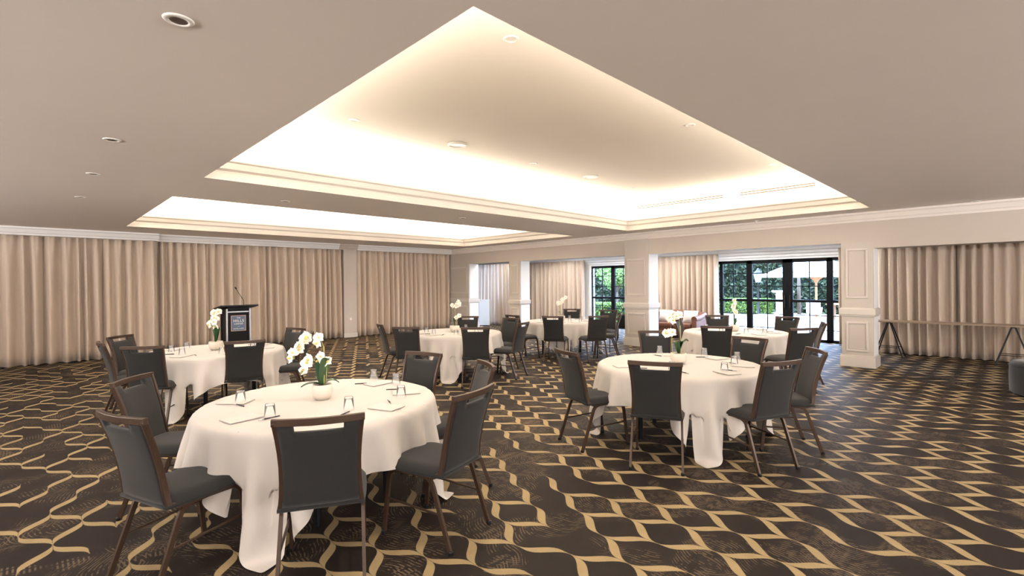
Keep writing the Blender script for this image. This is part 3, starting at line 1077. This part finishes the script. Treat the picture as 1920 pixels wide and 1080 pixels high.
orchid(5, [([(-.02, 0, .09), (-.02, 0, .30), (-.01, 0, .44), (.0, 0, .50), (.05, 0, .51), (.07, 0, .47)], fl(.68, .98, 8), .40),
           ([(.06, 0, .09), (.07, 0, .24), (.06, 0, .33), (.10, 0, .345), (.13, 0, .31)], fl(.66, .97, 6), None)],
       [(-.8, -.2, .10, .14, .10), (-.3, -.5, .05, .13, .085), (.4, -.3, .06, .12, .07)],
       'white orchid with a round twin-stem head and a broad dark leaf', .082, 17)
orchid(6, [([(.0, 0, .09), (.0, 0, .25), (-.01, 0, .36), (.02, 0, .46), (.0, 0, .54)], fl(.45, .98, 9), .35)],
       [(.5, .2, .06, .13, .05), (-.7, -.1, .09, .10, .05), (.1, -.5, .06, .12, .05)],
       'white orchid with one tall upright spray beside the garden doors', .07, 19)

# ------------------------------------------------------------------ tumblers, notepads, pens
def tumbler_proto():
    o = MB().lathe([(.036, 0), (.036, .004), (.029, .085), (.028, .088), (.0015, .088)], 20, cap0=False, cap1=False)
    o.lathe([(.033, .001), (.026, .074), (.0015, .075)], 20, cap0=False, cap1=False)
    o.lathe([(.036, 0.0), (.033, .001)], 20, cap0=False, cap1=False)
    root = empty('tumbler')
    o.build('glass_wall', 'tumbler_glass', root, smooth=True)
    MB().lathe([(.001, .0752), (.0262, .0752), (.0285, .0875), (.001, .0878)], 20, cap0=False, cap1=False).build('thick_base', 'tumbler_glass', root, smooth=True)
    return root
def pen_proto():
    root = empty('pen')
    MB().tube([(-.07, 0, .0045), (.03, 0, .0045)], .0045, 10).build('barrel', 'pen_black', root, smooth=True)
    MB().tube([(.03, 0, .0045), (.062, 0, .0045), (.07, 0, .004)], [.0045, .0042, .001], 10).build('tip', 'pen_silver', root, smooth=True)
    MB().box(-.066, -.03, -.001, .001, .009, .0105).build('clip', 'pen_silver', root)
    return root
def pad_proto():
    root = empty('notepad')
    MB().box(-.074, .074, -.105, .105, 0, .0035).build('backing', 'paper_edge', root)
    MB().box(-.0735, .0735, -.1045, .1045, .0035, .0055).build('top_sheet', 'paper', root)
    return root
gl0, pn0, pd0 = tumbler_proto(), pen_proto(), pad_proto()
cnt = {'g': 0, 'p': 0, 'n': 0}
def place(p0, key, x, y, z, rz, label, cat, group):
    o = p0 if cnt[key] == 0 else copy_tree(p0)
    cnt[key] += 1
    o.location = (x, y, z)
    o.rotation_euler = (0, 0, rz)
    tag(o, label, cat, group)
GL = {1: [(1.10, 3.98), (1.11, 3.39), (1.56, 3.20), (2.22, 4.06), (2.25, 3.73), (2.01, 3.26)],
      5: [(5.42, 2.98), (5.58, 2.50), (5.50, 2.10), (5.19, 2.01), (4.42, 2.30), (4.72, 1.92)]}
TOPZ = TZ + .0045
rnd = random.Random(31)
for k, lst in CH.items():
    cx, cy = TABLES[k]
    lm, lp = LM[k]
    base = math.atan2(lp[1] - cy, lp[0] - cx)
    order = sorted(range(len(lst)), key=lambda i: (base - math.atan2(lst[i][1] - cy, lst[i][0] - cx)) % (2 * PI))
    for i, (mx, my, an) in enumerate(lst):
        be = math.atan2(my - cy, mx - cx)
        rr = .62
        jit = rnd.uniform(-.05, .05)
        px, py = cx + rr * math.cos(be + jit), cy + rr * math.sin(be + jit)
        place(pd0, 'n', px, py, TOPZ, be + PI / 2 + rnd.uniform(-.2, .2), 'white notepad on %s, %s clockwise from %s' % (TNAME[k], ORD[order.index(i)], lm), 'notepad', 'notepads on ' + TNAME[k])
        pa = be + .24
        place(pn0, 'p', cx + .56 * math.cos(pa), cy + .56 * math.sin(pa), TOPZ, be + rnd.uniform(-.9, .9), 'black pen on %s, %s clockwise from %s' % (TNAME[k], ORD[order.index(i)], lm), 'pen', 'pens on ' + TNAME[k])
        if k not in GL:
            ga = be - .22 + rnd.uniform(-.06, .06)
            place(gl0, 'g', cx + .50 * math.cos(ga), cy + .50 * math.sin(ga), TOPZ, 0, 'upturned tumbler on %s, %s clockwise from %s' % (TNAME[k], ORD[order.index(i)], lm), 'glass', 'tumblers on ' + TNAME[k])
    gorder = sorted(GL.get(k, []), key=lambda q: (base - math.atan2(q[1] - cy, q[0] - cx)) % (2 * PI))
    for gx, gy in GL.get(k, []):
        place(gl0, 'g', gx, gy, TOPZ, 0, 'upturned tumbler on %s, %s clockwise from %s' % (TNAME[k], ORD[gorder.index((gx, gy))], lm), 'glass', 'tumblers on ' + TNAME[k])

# ------------------------------------------------------------------ lectern
def lectern():
    root = empty('lectern', (3.31, 12.30, 0))
    tag(root, 'black lectern with a blue hotel sign and gooseneck microphone', 'lectern')
    hw, yf, yb = .25, -.25, .20
    MB().box(-hw + .02, hw - .02, yf + .03, yb, .06, 1.09).build('body', 'lectern_black', root)
    for sx in (-1, 1):
        MB().box(sx * hw - .035 if sx > 0 else -hw - .0, sx * hw if sx > 0 else -hw + .035, yf, yf + .05, .04, 1.10).build('corner_post', 'aluminium', root, bevel=.006)
        MB().box(sx * hw - .03 if sx > 0 else -hw, sx * hw if sx > 0 else -hw + .03, yb - .03, yb + .01, .04, 1.10).build('corner_post', 'lectern_grey', root)
    MB().box(-hw + .035, hw - .035, yf + .015, yf + .035, 1.015, 1.04).build('trim_bar', 'aluminium', root)
    MB().box(-hw - .02, hw + .02, yf - .02, yb + .04, 0, .06).build('base', 'lectern_grey', root, bevel=.01)
    tb = MB()
    # sloping reading board: high at the front, low towards the speaker
    a, b_ = -.38, .38
    z0, z1 = 1.185, 1.10
    yA, yB = yf - .10, yb + .12
    th = .035
    vs = [(a, yA, z0 - th), (b_, yA, z0 - th), (b_, yB, z1 - th), (a, yB, z1 - th), (a, yA, z0), (b_, yA, z0), (b_, yB, z1), (a, yB, z1)]
    tb.add(vs, [(0, 3, 2, 1), (4, 5, 6, 7), (0, 1, 5, 4), (1, 2, 6, 5), (2, 3, 7, 6), (3, 0, 4, 7)])
    tb.build('reading_board', 'lectern_grey', root, bevel=.006)
    MB().box(-hw + .03, hw - .03, yf + .02, yb, 1.06, 1.13).build('neck', 'lectern_black', root)
    # sign
    yq = yf + .028
    sg = MB().box(-.15, .15, yq - .008, yq + .004, .60, .945).build('sign', 'copper', root)
    MB().box(-.138, .138, yq - .011, yq - .007, .612, .933).build('sign_panel', 'sign_blue', sg)
    def text(s, size, z, sx=1.0):
        cu = bpy.data.curves.new('t', 'FONT')
        cu.body = s
        cu.align_x = 'CENTER'
        cu.size = size
        cu.space_character = 1.12
        cu.extrude = .0012
        to = bpy.data.objects.new('t', cu)
        COL.objects.link(to)
        bpy.context.view_layer.update()
        me = bpy.data.meshes.new_from_object(to.evaluated_get(bpy.context.evaluated_depsgraph_get()))
        bpy.data.objects.remove(to)
        me.name = 'lettering'
        me.materials.clear()
        me.materials.append(MATS['sign_white'])
        o = bpy.data.objects.new('lettering', me)
        COL.objects.link(o)
        o.parent = sg
        o.location = (0, yq - .0125, z)
        o.rotation_euler = (PI / 2, 0, 0)
        o.scale = (sx, 1, 1)
    text('THE', .040, .878)
    text('HILLS', .082, .800)
    text('LODGE', .050, .745)
    text('HOTEL & SPA', .034, .640, .95)
    MB().box(-.02, .02, yq - .0128, yq - .0108, .700, .703).build('rule', 'sign_white', sg)
    # microphone
    mc = MB()
    pts = bez([(.19, .06, 1.14), (.19, .05, 1.27), (.06, .00, 1.46), (.015, -.02, 1.535)], 6)
    mc.tube(pts, .006, 8)
    mc.build('microphone_stem', 'lectern_grey', root, smooth=True)
    MB().tube([pts[-1] - Vector((.004, -.002, .007)), Vector((.015, -.02, 1.535)), Vector((-.010, -.03, 1.575))], [.008, .014, .012], 10).build('microphone_head', 'lectern_black', root, smooth=True)
    MB().lathe([(.025, 1.12), (.025, 1.15), (.012, 1.16)], 14, (.19, .06, 0)).build('microphone_base', 'lectern_grey', root)
lectern()

# ------------------------------------------------------------------ trestle table, ottoman
def trestle_table():
    root = empty('trestle_table', (12.90, .25, 0))
    tag(root, 'long narrow wooden trestle table on thin black legs before curtains', 'table')
    MB().box(-.22, .22, -2.6, 1.80, .725, .755).build('table_top', 'trestle_wood', root, bevel=.004)
    for yc in (1.55, -.28, -2.2):
        for sx, sy in ((-1, -1), (-1, 1), (1, -1), (1, 1)):
            MB().tube([(sx * .19, yc + sy * .24, 0), (sx * .06, yc + sy * .02, .725)], .012, 8, rect=(.022, .022)).build('leg', 'black_metal', root)
        for sx in (-1, 1):
            MB().tube([(sx * .155, yc - .175, .20), (sx * .155, yc + .175, .20)], .006, 6).build('spreader', 'black_metal', root)
        MB().box(-.10, .10, yc - .035, yc + .035, .70, .726).build('trestle_head', 'black_metal', root)
trestle_table()
ot = empty('ottoman', (9.79, -.355, 0))
tag(ot, 'round dark grey fabric ottoman on the carpet', 'ottoman')
MB().lathe([(.36, .03), (.38, .05), (.385, .25), (.38, .42), (.35, .468), (.25, .478), (.002, .48)], 48).build('body', 'ottoman_fabric', ot, smooth=True)
MB().lathe([(.387, .405), (.391, .412), (.387, .42)], 48, cap0=False, cap1=False).build('piping', 'ottoman_fabric', ot, smooth=True)
MB().lathe([(.34, 0), (.34, .035)], 40).build('plinth', 'black_metal', ot)

# ------------------------------------------------------------------ white pedestal, stand
pd = empty('pedestal', (12.38, 14.10, 0), R(-45))
tag(pd, 'white square pedestal standing before a curtain', 'pedestal')
MB().box(-.19, .19, -.16, .16, 0.03, .97).build('body', 'pedestal_white', pd, bevel=.006)
MB().box(-.20, .20, -.17, .17, .97, .99).build('top', 'pedestal_white', pd, bevel=.004)
MB().box(-.17, .17, -.14, .14, 0, .03).build('plinth', 'black_metal', pd)
st = empty('floor_stand', (12.10, 14.28, 0))
tag(st, 'slim black floor stand with a small round head by pedestal', 'stand')
MB().lathe([(.13, 0), (.13, .012), (.03, .03)], 20).build('base', 'black_metal', st)
MB().tube([(0, 0, .02), (0, 0, 1.08)], .028, 10).build('pole', 'black_metal', st)
MB().lathe([(.002, 1.06), (.035, 1.08), (.048, 1.11), (.035, 1.145), (.002, 1.16)], 14).build('head', 'black_metal', st, smooth=True)

# ------------------------------------------------------------------ sofa, cushions, armchair
def rbox(name, m_, parent, x0, x1, y0, y1, z0, z1, bev=.05):
    o = MB().box(x0, x1, y0, y1, z0, z1).build(name, m_, parent, smooth=True)
    b = o.modifiers.new('bevel', 'BEVEL')
    b.width = bev
    b.segments = 5
    return o
sf = empty('sofa', (13.45, 6.80, 0))
tag(sf, 'brown leather two-seat sofa with rounded back before the curtain', 'sofa')
rbox('base', 'sofa_leather', sf, -.36, .40, -.70, .70, .10, .30, .04)
for sy in (-1, 1):
    rbox('seat_cushion', 'sofa_leather', sf, -.38, .22, min(0, sy * .56), max(0, sy * .56), .29, .44, .05)
def back_fn(u, v):
    a = -1 + 2 * u
    y = a * .74
    x = .30 - .18 * abs(a) ** 4
    z = .30 + (.50 - .10 * abs(a) ** 3) * math.sin(PI * min(1, v) * .5 if v < 1 else PI / 2)
    return (x, y, z)
bb = MB()
prof = [(-.08, .28), (-.07, .62), (-.03, .76), (.04, .78), (.10, .72), (.12, .28)]
for i in range(17):
    a = -1 + 2 * i / 16
    yy, xx, dz = a * .72, .24 - .10 * abs(a) ** 4, -.07 * abs(a) ** 3
    bb.v += [(xx + p_, yy, z_ + (dz if z_ > .5 else 0)) for p_, z_ in prof]
for i in range(16):
    for q in range(len(prof)):
        a_, b_ = i * 6 + q, i * 6 + (q + 1) % 6
        bb.f.append((a_, b_, b_ + 6, a_ + 6))
bb.f += [tuple(range(6)), tuple(range(96, 102))]
bb.build('backrest', 'sofa_leather', sf, smooth=True)
for sy in (-1, 1):
    am = MB().tube([(-.38, sy * .66, .56), (-.1, sy * .67, .58), (.25, sy * .68, .66)], [.085, .085, .08], 14)
    am.box(-.38, .25, sy * .66 - .07, sy * .66 + .07, .10, .56)
    am.build('arm', 'sofa_leather', sf, smooth=False, bevel=.01)
    for xx in (-.30, .34):
        MB().tube([(xx, sy * .62, 0), (xx, sy * .62, .11)], [.018, .028], 10).build('foot', 'dark_wood', sf)
def cushion(loc, rz, tilt, label, w_=.44, h_=.34):
    b = MB()
    for s_ in (-1, 1):
        b.grid(lambda u, v, s_=s_: ((u - .5) * w_ * (1 - .06 * math.sin(PI * v)), s_ * .075 * (math.sin(PI * u) * math.sin(PI * v)) ** .5, v * h_ - .02 * math.sin(PI * u) * (1 if v < .5 else -1) * abs(v - .5) * 2 * 0), 10, 8)
    o = b.build('cushion', 'cushion_white', smooth=True)
    o.location = loc
    o.rotation_euler = (tilt, 0, rz)
    tag(o, label, 'cushion', 'white cushions on the sofa')
cushion((13.40, 6.42, .445), R(90), R(14), 'white scatter cushion at the right-hand arm of the brown sofa')
cushion((13.40, 7.18, .445), R(90), R(14), 'white scatter cushion at the sofa arm nearer the white pedestal')
ac = empty('armchair', (12.0, 7.55, 0), R(-60))
tag(ac, 'low dark wooden armchair with a dark seat behind the wide pier', 'armchair')
rbox('seat', 'ottoman_fabric', ac, -.27, .27, -.26, .28, .34, .45, .03)
MB().tube([(-.27, -.29, .40), (-.27, -.36, .72), (.27, -.36, .72), (.27, -.29, .40)], .02, 10).build('back_frame', 'dark_wood', ac, smooth=True)
rbox('backrest', 'ottoman_fabric', ac, -.25, .25, -.38, -.31, .42, .70, .025)
for sx in (-1, 1):
    MB().tube(bez([(sx * .30, -.33, .60), (sx * .30, .20, .60), (sx * .30, .27, 0)]), .018, 8).build('arm', 'dark_wood', ac, smooth=True)
    MB().tube([(sx * .28, -.30, .45), (sx * .29, -.38, 0)], .018, 8).build('leg', 'dark_wood', ac, smooth=True)

# ------------------------------------------------------------------ ceiling fittings
def downlight(x, y, z, lit, label, group, energy=0):
    root = empty('downlight', (x, y, z))
    tag(root, label, 'downlight', group)
    MB().lathe([(.036, .001), (.038, -.006), (.058, -.006), (.064, -.0005), (.064, .001)], 28, cap0=False, cap1=False).build('bezel', 'fitting_white', root, smooth=True)
    MB().lathe([(.037, -.004), (.030, -.001), (.022, -.0005), (.001, -.0005)], 20, cap0=False, cap1=False).build('lamp_face', 'lamp_lens' if lit else 'fitting_dark', root, smooth=True)
    if energy:
        l = add_light('downlight_beam', 'SPOT', energy, (1.0, 0.96, 0.91) if x > 11 else WARM, (x, y, z - .02), (0, 0, 0), spot_size=R(168) if x > 11 else R(120), spot_blend=.5 if x > 11 else .9, shadow_soft_size=.04)
        l.parent = root
        l.location = (0, 0, -.02)
for x, q in ((2.68, 'third'), (5.71, 'second'), (8.64, 'first')):
    for y, w_ in ((2.71, 'row away from the far tray'), (5.29, 'row beside the speakers')):
        downlight(x, y, ZT, True, 'small big-tray downlight, %s from the pier wall, %s' % (q, w_), 'downlights in the big tray', 80)
    for y, w_ in ((9.1, 'row away from the curtains'), (11.6, 'row beside the curtains')):
        downlight(x, y, ZT, True, 'small far-tray downlight, %s from the pier wall, %s' % (q, w_), 'downlights in the far tray', 80)
for x, y, q in ((.50, 2.70, 'fourth'), (.50, 5.28, 'third'), (.50, 7.0, 'second'), (.50, 8.91, 'first')):
    downlight(x, y, ZC, False, 'gimbal downlight in the row beside the trays, %s from the curtained wall' % q, 'downlights in a row beside the trays', 40)
for x, y, q in ((2.68, 7.45, 'third'), (5.80, 7.2, 'second'), (8.80, 7.55, 'first')):
    downlight(x, y, ZC, False, 'downlight in the ceiling strip between the trays, %s from the pier wall' % q, 'downlights between the trays', 34)
downlight(10.70, .38, ZC, False, 'unlit downlight in the flat ceiling above the ottoman side', 'downlights near the pier wall')
for x, y, q in ((-2.2, 2.7, 'fifth'), (-2.2, 7.0, 'fourth'), (2.7, -1.0, 'third'), (5.7, -1.0, 'second'), (8.64, -1.0, 'first')):  # guessed lamps outside the view, added for more light in the room
    downlight(x, y, ZC, False, 'added unseen downlight on the undecorated ceiling edge, %s from the ottoman' % q, 'added downlights along the ceiling edge', 60)
for x, y, q in ((12.9, 3.4, 'first'), (12.9, 5.2, 'second'), (12.9, 7.2, 'third'), (12.9, 9.2, 'fourth'), (12.9, 11.4, 'fifth'), (11.9, 12.9, 'sixth')):  # unseen lamps added to brighten the garden-side strip
    downlight(x, y, ZC, True, 'added unseen downlight over the garden-side strip, %s from the trestle table' % q, 'added downlights over the garden-side strip', 60 if q == 'sixth' else 130)
for i, (x, y) in enumerate(((4.16, 5.27), (7.16, 5.25))):
    root = empty('ceiling_speaker', (x, y, ZT))
    tag(root, ['round flush ceiling speaker in the tray over the arching orchid side', 'round flush ceiling speaker in the tray towards the garden side'][i], 'speaker', 'ceiling speakers')
    MB().lathe([(.125, .0), (.122, -.014), (.108, -.018), (.104, -.010), (.001, -.010)], 36, cap0=False, cap1=False).build('grille', 'fitting_white', root, smooth=False)
    MB().lathe([(.128, .001), (.132, -.006), (.124, -.012)], 36, cap0=False, cap1=False).build('rim', 'fitting_white', root, smooth=True)
for loc, rz, ln, lab in (((4.0, -5.6, 1.94), 0, 14, 'long white trough added for the unseen fill light, near end wall'), ((-4.6, 4.5, 1.94), R(-90), 15, 'long white trough added for the unseen fill light, back wall')):
    root = empty('fill_uplight_trough', loc, rz)  # invented troughs, out of view, housing the added fill lights
    tag(root, lab, 'wall light', 'added fill uplights')
    MB().box(-ln / 2, ln / 2, -.20, .16, -.06, -.04).build('trough_floor', 'fitting_white', root)
    MB().box(-ln / 2, ln / 2, -.20, -.18, -.06, .10).build('back_plate', 'fitting_white', root)
    MB().box(-ln / 2, ln / 2, .14, .16, -.06, -.01).build('front_lip', 'fitting_white', root)
sp = empty('sprinkler', (10.55, 3.62, ZC))
tag(sp, 'small white sprinkler rose on the ceiling before the garden doors', 'sprinkler')
MB().lathe([(.05, 0), (.045, -.008), (.012, -.012), (.01, -.035), (.028, -.04), (.001, -.043)], 20, cap0=False).build('rose', 'fitting_white', sp, smooth=True)
for i, (ya, yb) in enumerate(((4.22, 6.31), (2.52, 3.92))):
    root = empty('slot_vent', (10.184 + .27, (ya + yb) / 2, 3.40))
    tag(root, ['longer slot air vent on the inner side of the big tray', 'shorter slot air vent on the inner side of the big tray'][i], 'vent', 'slot air vents')
    L2 = (yb - ya) / 2
    MB().box(-.012, .002, -L2, L2, -.055, .055).build('frame', 'tray_paint', root)
    for z in (-.022, .022):
        MB().box(-.014, -.010, -L2 + .02, L2 - .02, z - .010, z + .010).build('slot', 'vent_dark', root)

# ------------------------------------------------------------------ garden
GZ = -.10
struct(MB().box(XG + .2, 60, -25, 45, GZ - .2, GZ).build('terrace', 'paving'), 'sunlit pale stone terrace outside the garden doors')
struct(MB().box(XG + .12, XG + .5, 2.5, 11.2, -.2, -.02).build('doorstep', 'pale_stone'), 'pale stone doorstep under the garden doors')

def hedge(name, label, x0, x1, y0, y1, z1, mtl, n, size, seed, cat='hedge', core='hedge_core'):
    rng = np.random.default_rng(seed)
    root = empty(name, ((x0 + x1) / 2, (y0 + y1) / 2, GZ))
    tag(root, label, cat)
    hx, hy, hz = (x1 - x0) / 2, (y1 - y0) / 2, z1 - GZ
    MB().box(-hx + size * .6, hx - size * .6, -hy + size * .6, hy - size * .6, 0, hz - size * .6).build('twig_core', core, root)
    # leaves scattered over the front, the top and the two ends
    af, at_, ae = 2 * hy * hz, 4 * hx * hy, 2 * hx * hz
    cs = rng.choice(4, n, p=np.array([af, at_, ae, ae]) / (af + at_ + 2 * ae))
    a, b = rng.uniform(-1, 1, n), rng.uniform(0, 1, n)
    dep = rng.exponential(size * .5, n) - size * .5
    P = np.where((cs == 0)[:, None], np.stack([-hx + dep, a * hy, b * hz], 1),
        np.where((cs == 1)[:, None], np.stack([a * hx, (b * 2 - 1) * hy, hz - dep], 1),
        np.where((cs == 2)[:, None], np.stack([a * hx, -hy + dep, b * hz], 1), np.stack([a * hx, hy - dep, b * hz], 1))))
    N = rng.normal(0, 1, (n, 3)); N[:, 2] += .6
    N /= np.linalg.norm(N, axis=1)[:, None]
    T_ = np.cross(N, rng.normal(0, 1, (n, 3)))
    T_ /= np.linalg.norm(T_, axis=1)[:, None]
    B = np.cross(N, T_)
    s = size * rng.uniform(.5, 1.1, n)[:, None]
    vs = np.stack([P - T_ * s, P + B * s * .5, P + T_ * s, P - B * s * .5], 1).reshape(-1, 3)
    vs[:, 2] = np.maximum(vs[:, 2], .003)
    me = bpy.data.meshes.new('foliage')
    me.from_pydata(vs.tolist(), [], [(4 * i, 4 * i + 1, 4 * i + 2, 4 * i + 3) for i in range(n)])
    me.materials.append(MATS[mtl])
    f = bpy.data.objects.new('foliage', me)
    COL.objects.link(f)
    f.parent = root
    f['kind'] = 'stuff'
    return root
hedge('tall_hedge', 'tall dark green hedge behind the lamp post and parasol', 29.0, 30.5, -4.0, 24.0, 3.5, 'hedge_dark', 22000, .17, 1)
hedge('tall_hedge', 'tall dark green hedge seen through the hedge side light', 20.5, 21.8, 11.0, 24.0, 3.2, 'hedge_dark', 12000, .13, 2)
hedge('low_hedge', 'low clipped bright green hedge behind the lamp post', 26.6, 27.6, 8.7, 16.0, .66, 'hedge_light', 9000, .07, 3)
hedge('low_hedge', 'low clipped bright green hedge outside the hedge side light', 17.0, 17.9, 9.6, 18.0, .72, 'hedge_light', 11000, .055, 4)

def tree(name, label, loc, hgt, rad, mtl, n, size, seed):
    rng = np.random.default_rng(seed)
    root = empty(name, loc)
    tag(root, label, 'tree')
    tk = MB().tube([(0, 0, 0), (.04, .02, hgt * .4), (.0, .0, hgt * .75)], [.09, .07, .03], 10)
    for q in range(5):
        an = q * 1.3
        tk.tube([(.02, .01, hgt * .42), (rad * .55 * math.cos(an), rad * .55 * math.sin(an), hgt * .72)], [.035, .01], 6)
    tk.build('trunk', 'bark', root, smooth=True)
    C = rng.normal(0, .42, (9, 3)) * rad
    C[:, 2] = C[:, 2] * .8 + hgt * .72
    ci = rng.integers(0, 9, n)
    d = rng.normal(0, 1, (n, 3)); d /= np.linalg.norm(d, axis=1)[:, None]
    P = C[ci] + d * rad * .42 * rng.uniform(.7, 1.05, n)[:, None]
    N = rng.normal(0, 1, (n, 3)); N[:, 2] += .5
    N /= np.linalg.norm(N, axis=1)[:, None]
    T_ = np.cross(N, rng.normal(0, 1, (n, 3))); T_ /= np.linalg.norm(T_, axis=1)[:, None]
    B = np.cross(N, T_)
    s = size * rng.uniform(.5, 1.1, n)[:, None]
    vs = np.stack([P - T_ * s, P + B * s * .5, P + T_ * s, P - B * s * .5], 1).reshape(-1, 3)
    me = bpy.data.meshes.new('crown')
    me.from_pydata(vs.tolist(), [], [(4 * i, 4 * i + 1, 4 * i + 2, 4 * i + 3) for i in range(n)])
    me.materials.append(MATS[mtl])
    f = bpy.data.objects.new('crown', me)
    COL.objects.link(f)
    f.parent = root
    f['kind'] = 'stuff'
tree('leafy_shrub', 'pale green leafy tree beyond the hedge side light', (19.3, 12.75, GZ), 2.9, .75, 'shrub_leaf', 5000, .075, 5)
tree('garden_tree', 'dark leafy tree behind the low hedge, left of lamp post', (26.2, 12.0, GZ), 3.9, 1.5, 'hedge_light', 6000, .12, 6)
tree('garden_tree', 'leafy tree above the hedge behind the lamp post', (26.6, 7.2, GZ), 4.6, .9, 'hedge_light', 6500, .13, 8)

lp = empty('lamp_post', (23.3, 7.95, GZ))
tag(lp, 'black lamp post with a glazed lantern before the tall hedge', 'lamp post')
MB().lathe([(.10, 0), (.10, .12), (.06, .2), (.045, .9), (.035, 1.6), (.06, 1.66)], 14).build('post', 'black_metal', lp, smooth=True)
MB().lathe([(.10, 1.66), (.19, 2.02)], 6, cap0=True, cap1=True).build('lantern', 'lantern_glass', lp)
lr = MB().lathe([(.22, 2.02), (.20, 2.06), (.07, 2.20), (.05, 2.26), (.001, 2.30)], 6)
lr.build('lantern_roof', 'black_metal', lp)
for q in range(6):
    an = q * PI / 3
    MB().tube([(.10 * math.cos(an), .10 * math.sin(an), 1.66), (.19 * math.cos(an), .19 * math.sin(an), 2.02)], .010, 6).build('lantern_bar', 'black_metal', lp)

pz = empty('parasol', (24.0, 5.84, GZ))
tag(pz, 'large square white parasol on a teak pole outside the doors', 'parasol')
hw = 1.62
cp = MB()
zb, zt = 1.98, 2.85
cp.add([(-hw, -hw, zb), (hw, -hw, zb), (hw, hw, zb), (-hw, hw, zb), (0, 0, zt)], [(0, 1, 4), (1, 2, 4), (2, 3, 4), (3, 0, 4)])
c_ = cp.build('canopy', 'parasol_cloth', pz)
va = MB()
for (a, b_) in (((-hw, -hw), (hw, -hw)), ((hw, -hw), (hw, hw)), ((hw, hw), (-hw, hw)), ((-hw, hw), (-hw, -hw))):
    va.quad((*a, zb), (*b_, zb), (*b_, zb - .12), (*a, zb - .12))
va.build('valance', 'parasol_cloth', c_)
MB().tube([(0, 0, 0), (0, 0, 2.8)], .045, 12).build('pole', 'teak', pz, smooth=True)
MB().lathe([(.05, 1.62), (.11, 1.72), (.22, 1.86), (.05, 1.9)], 10).build('hub', 'teak', pz)
for q in range(8):
    an = q * PI / 4
    k_ = hw * (1.38 if q % 2 else .98)
    MB().tube([(.05 * math.cos(an), .05 * math.sin(an), zt - .1), (k_ * math.cos(an), k_ * math.sin(an), zb + .0)], .014, 6).build('rib', 'teak', pz)
    MB().tube([(.08 * math.cos(an), .08 * math.sin(an), 1.72), (k_ * .5 * math.cos(an), k_ * .5 * math.sin(an), (zt + zb) / 2 - .06)], .012, 6).build('strut', 'teak', pz)
MB().box(-.35, .35, -.35, .35, 0, .09).build('base', 'pale_stone', pz, bevel=.01)

ps = empty('garden_pillar', (26.0, 7.75, GZ), R(20))
tag(ps, 'sandstone garden pillar with a wide pale cap', 'pillar')
MB().box(-.28, .28, -.28, .28, 0, 1.16).build('shaft', 'sandstone', ps, bevel=.01)
MB().box(-.55, .55, -.45, .45, 1.16, 1.24).build('cap', 'pale_stone', ps, bevel=.01)
MB().box(-.33, .33, -.33, .33, 0, .12).build('plinth', 'sandstone', ps, bevel=.01)
bs = empty('stone_basin', (20.6, 6.15, GZ))
tag(bs, 'low round pale stone basin on the terrace', 'basin')
MB().lathe([(.95, 0), (.95, .06), (.88, .08), (.90, .30), (1.0, .33), (1.0, .38), (.82, .38), (.80, .30)], 40, cap1=False).build('wall', 'pale_stone', bs)
MB().lathe([(.81, .32), (.001, .32)], 40, cap0=False).build('water', 'lantern_glass', bs)

def garden_chair(loc, rz, label):
    root = empty('garden_chair', loc, rz)
    tag(root, label, 'chair', 'white garden chairs')
    MB().grid(lambda u, v: ((u - .5) * .46, -.22 + .44 * v, .44 + .02 * (2 * v - 1) ** 2), 6, 6).build('seat', 'plastic_white', root).modifiers.new('s', 'SOLIDIFY').thickness = .03
    MB().grid(lambda u, v: ((u - .5) * .48, -.24 - .10 * v - .05 * (1 - (2 * u - 1) ** 2), .44 + .42 * v), 8, 6).build('backrest', 'plastic_white', root).modifiers.new('s', 'SOLIDIFY').thickness = .025
    for sx in (-1, 1):
        for sy in (-1, 1):
            MB().tube([(sx * .20, sy * .19, .44), (sx * .23, sy * .24, 0)], [.022, .016], 8).build('leg', 'plastic_white', root)
        MB().tube([(sx * .25, -.24, .64), (sx * .26, .16, .64), (sx * .24, .2, .44)], .018, 8).build('arm', 'plastic_white', root)
garden_chair((22.05, 5.45, GZ), R(-80), 'white garden chair standing on the terrace beside the parasol')
tt = empty('garden_table', (24.6, 5.0, GZ))
tag(tt, 'teak garden table under the parasol', 'table')
MB().box(-.6, .6, -.5, .5, .68, .73).build('table_top', 'teak', tt)
for sx in (-1, 1):
    for sy in (-1, 1):
        MB().box(sx * .5 - .045, sx * .5 + .045, sy * .42 - .045, sy * .42 + .045, 0, .68).build('leg', 'teak', tt)
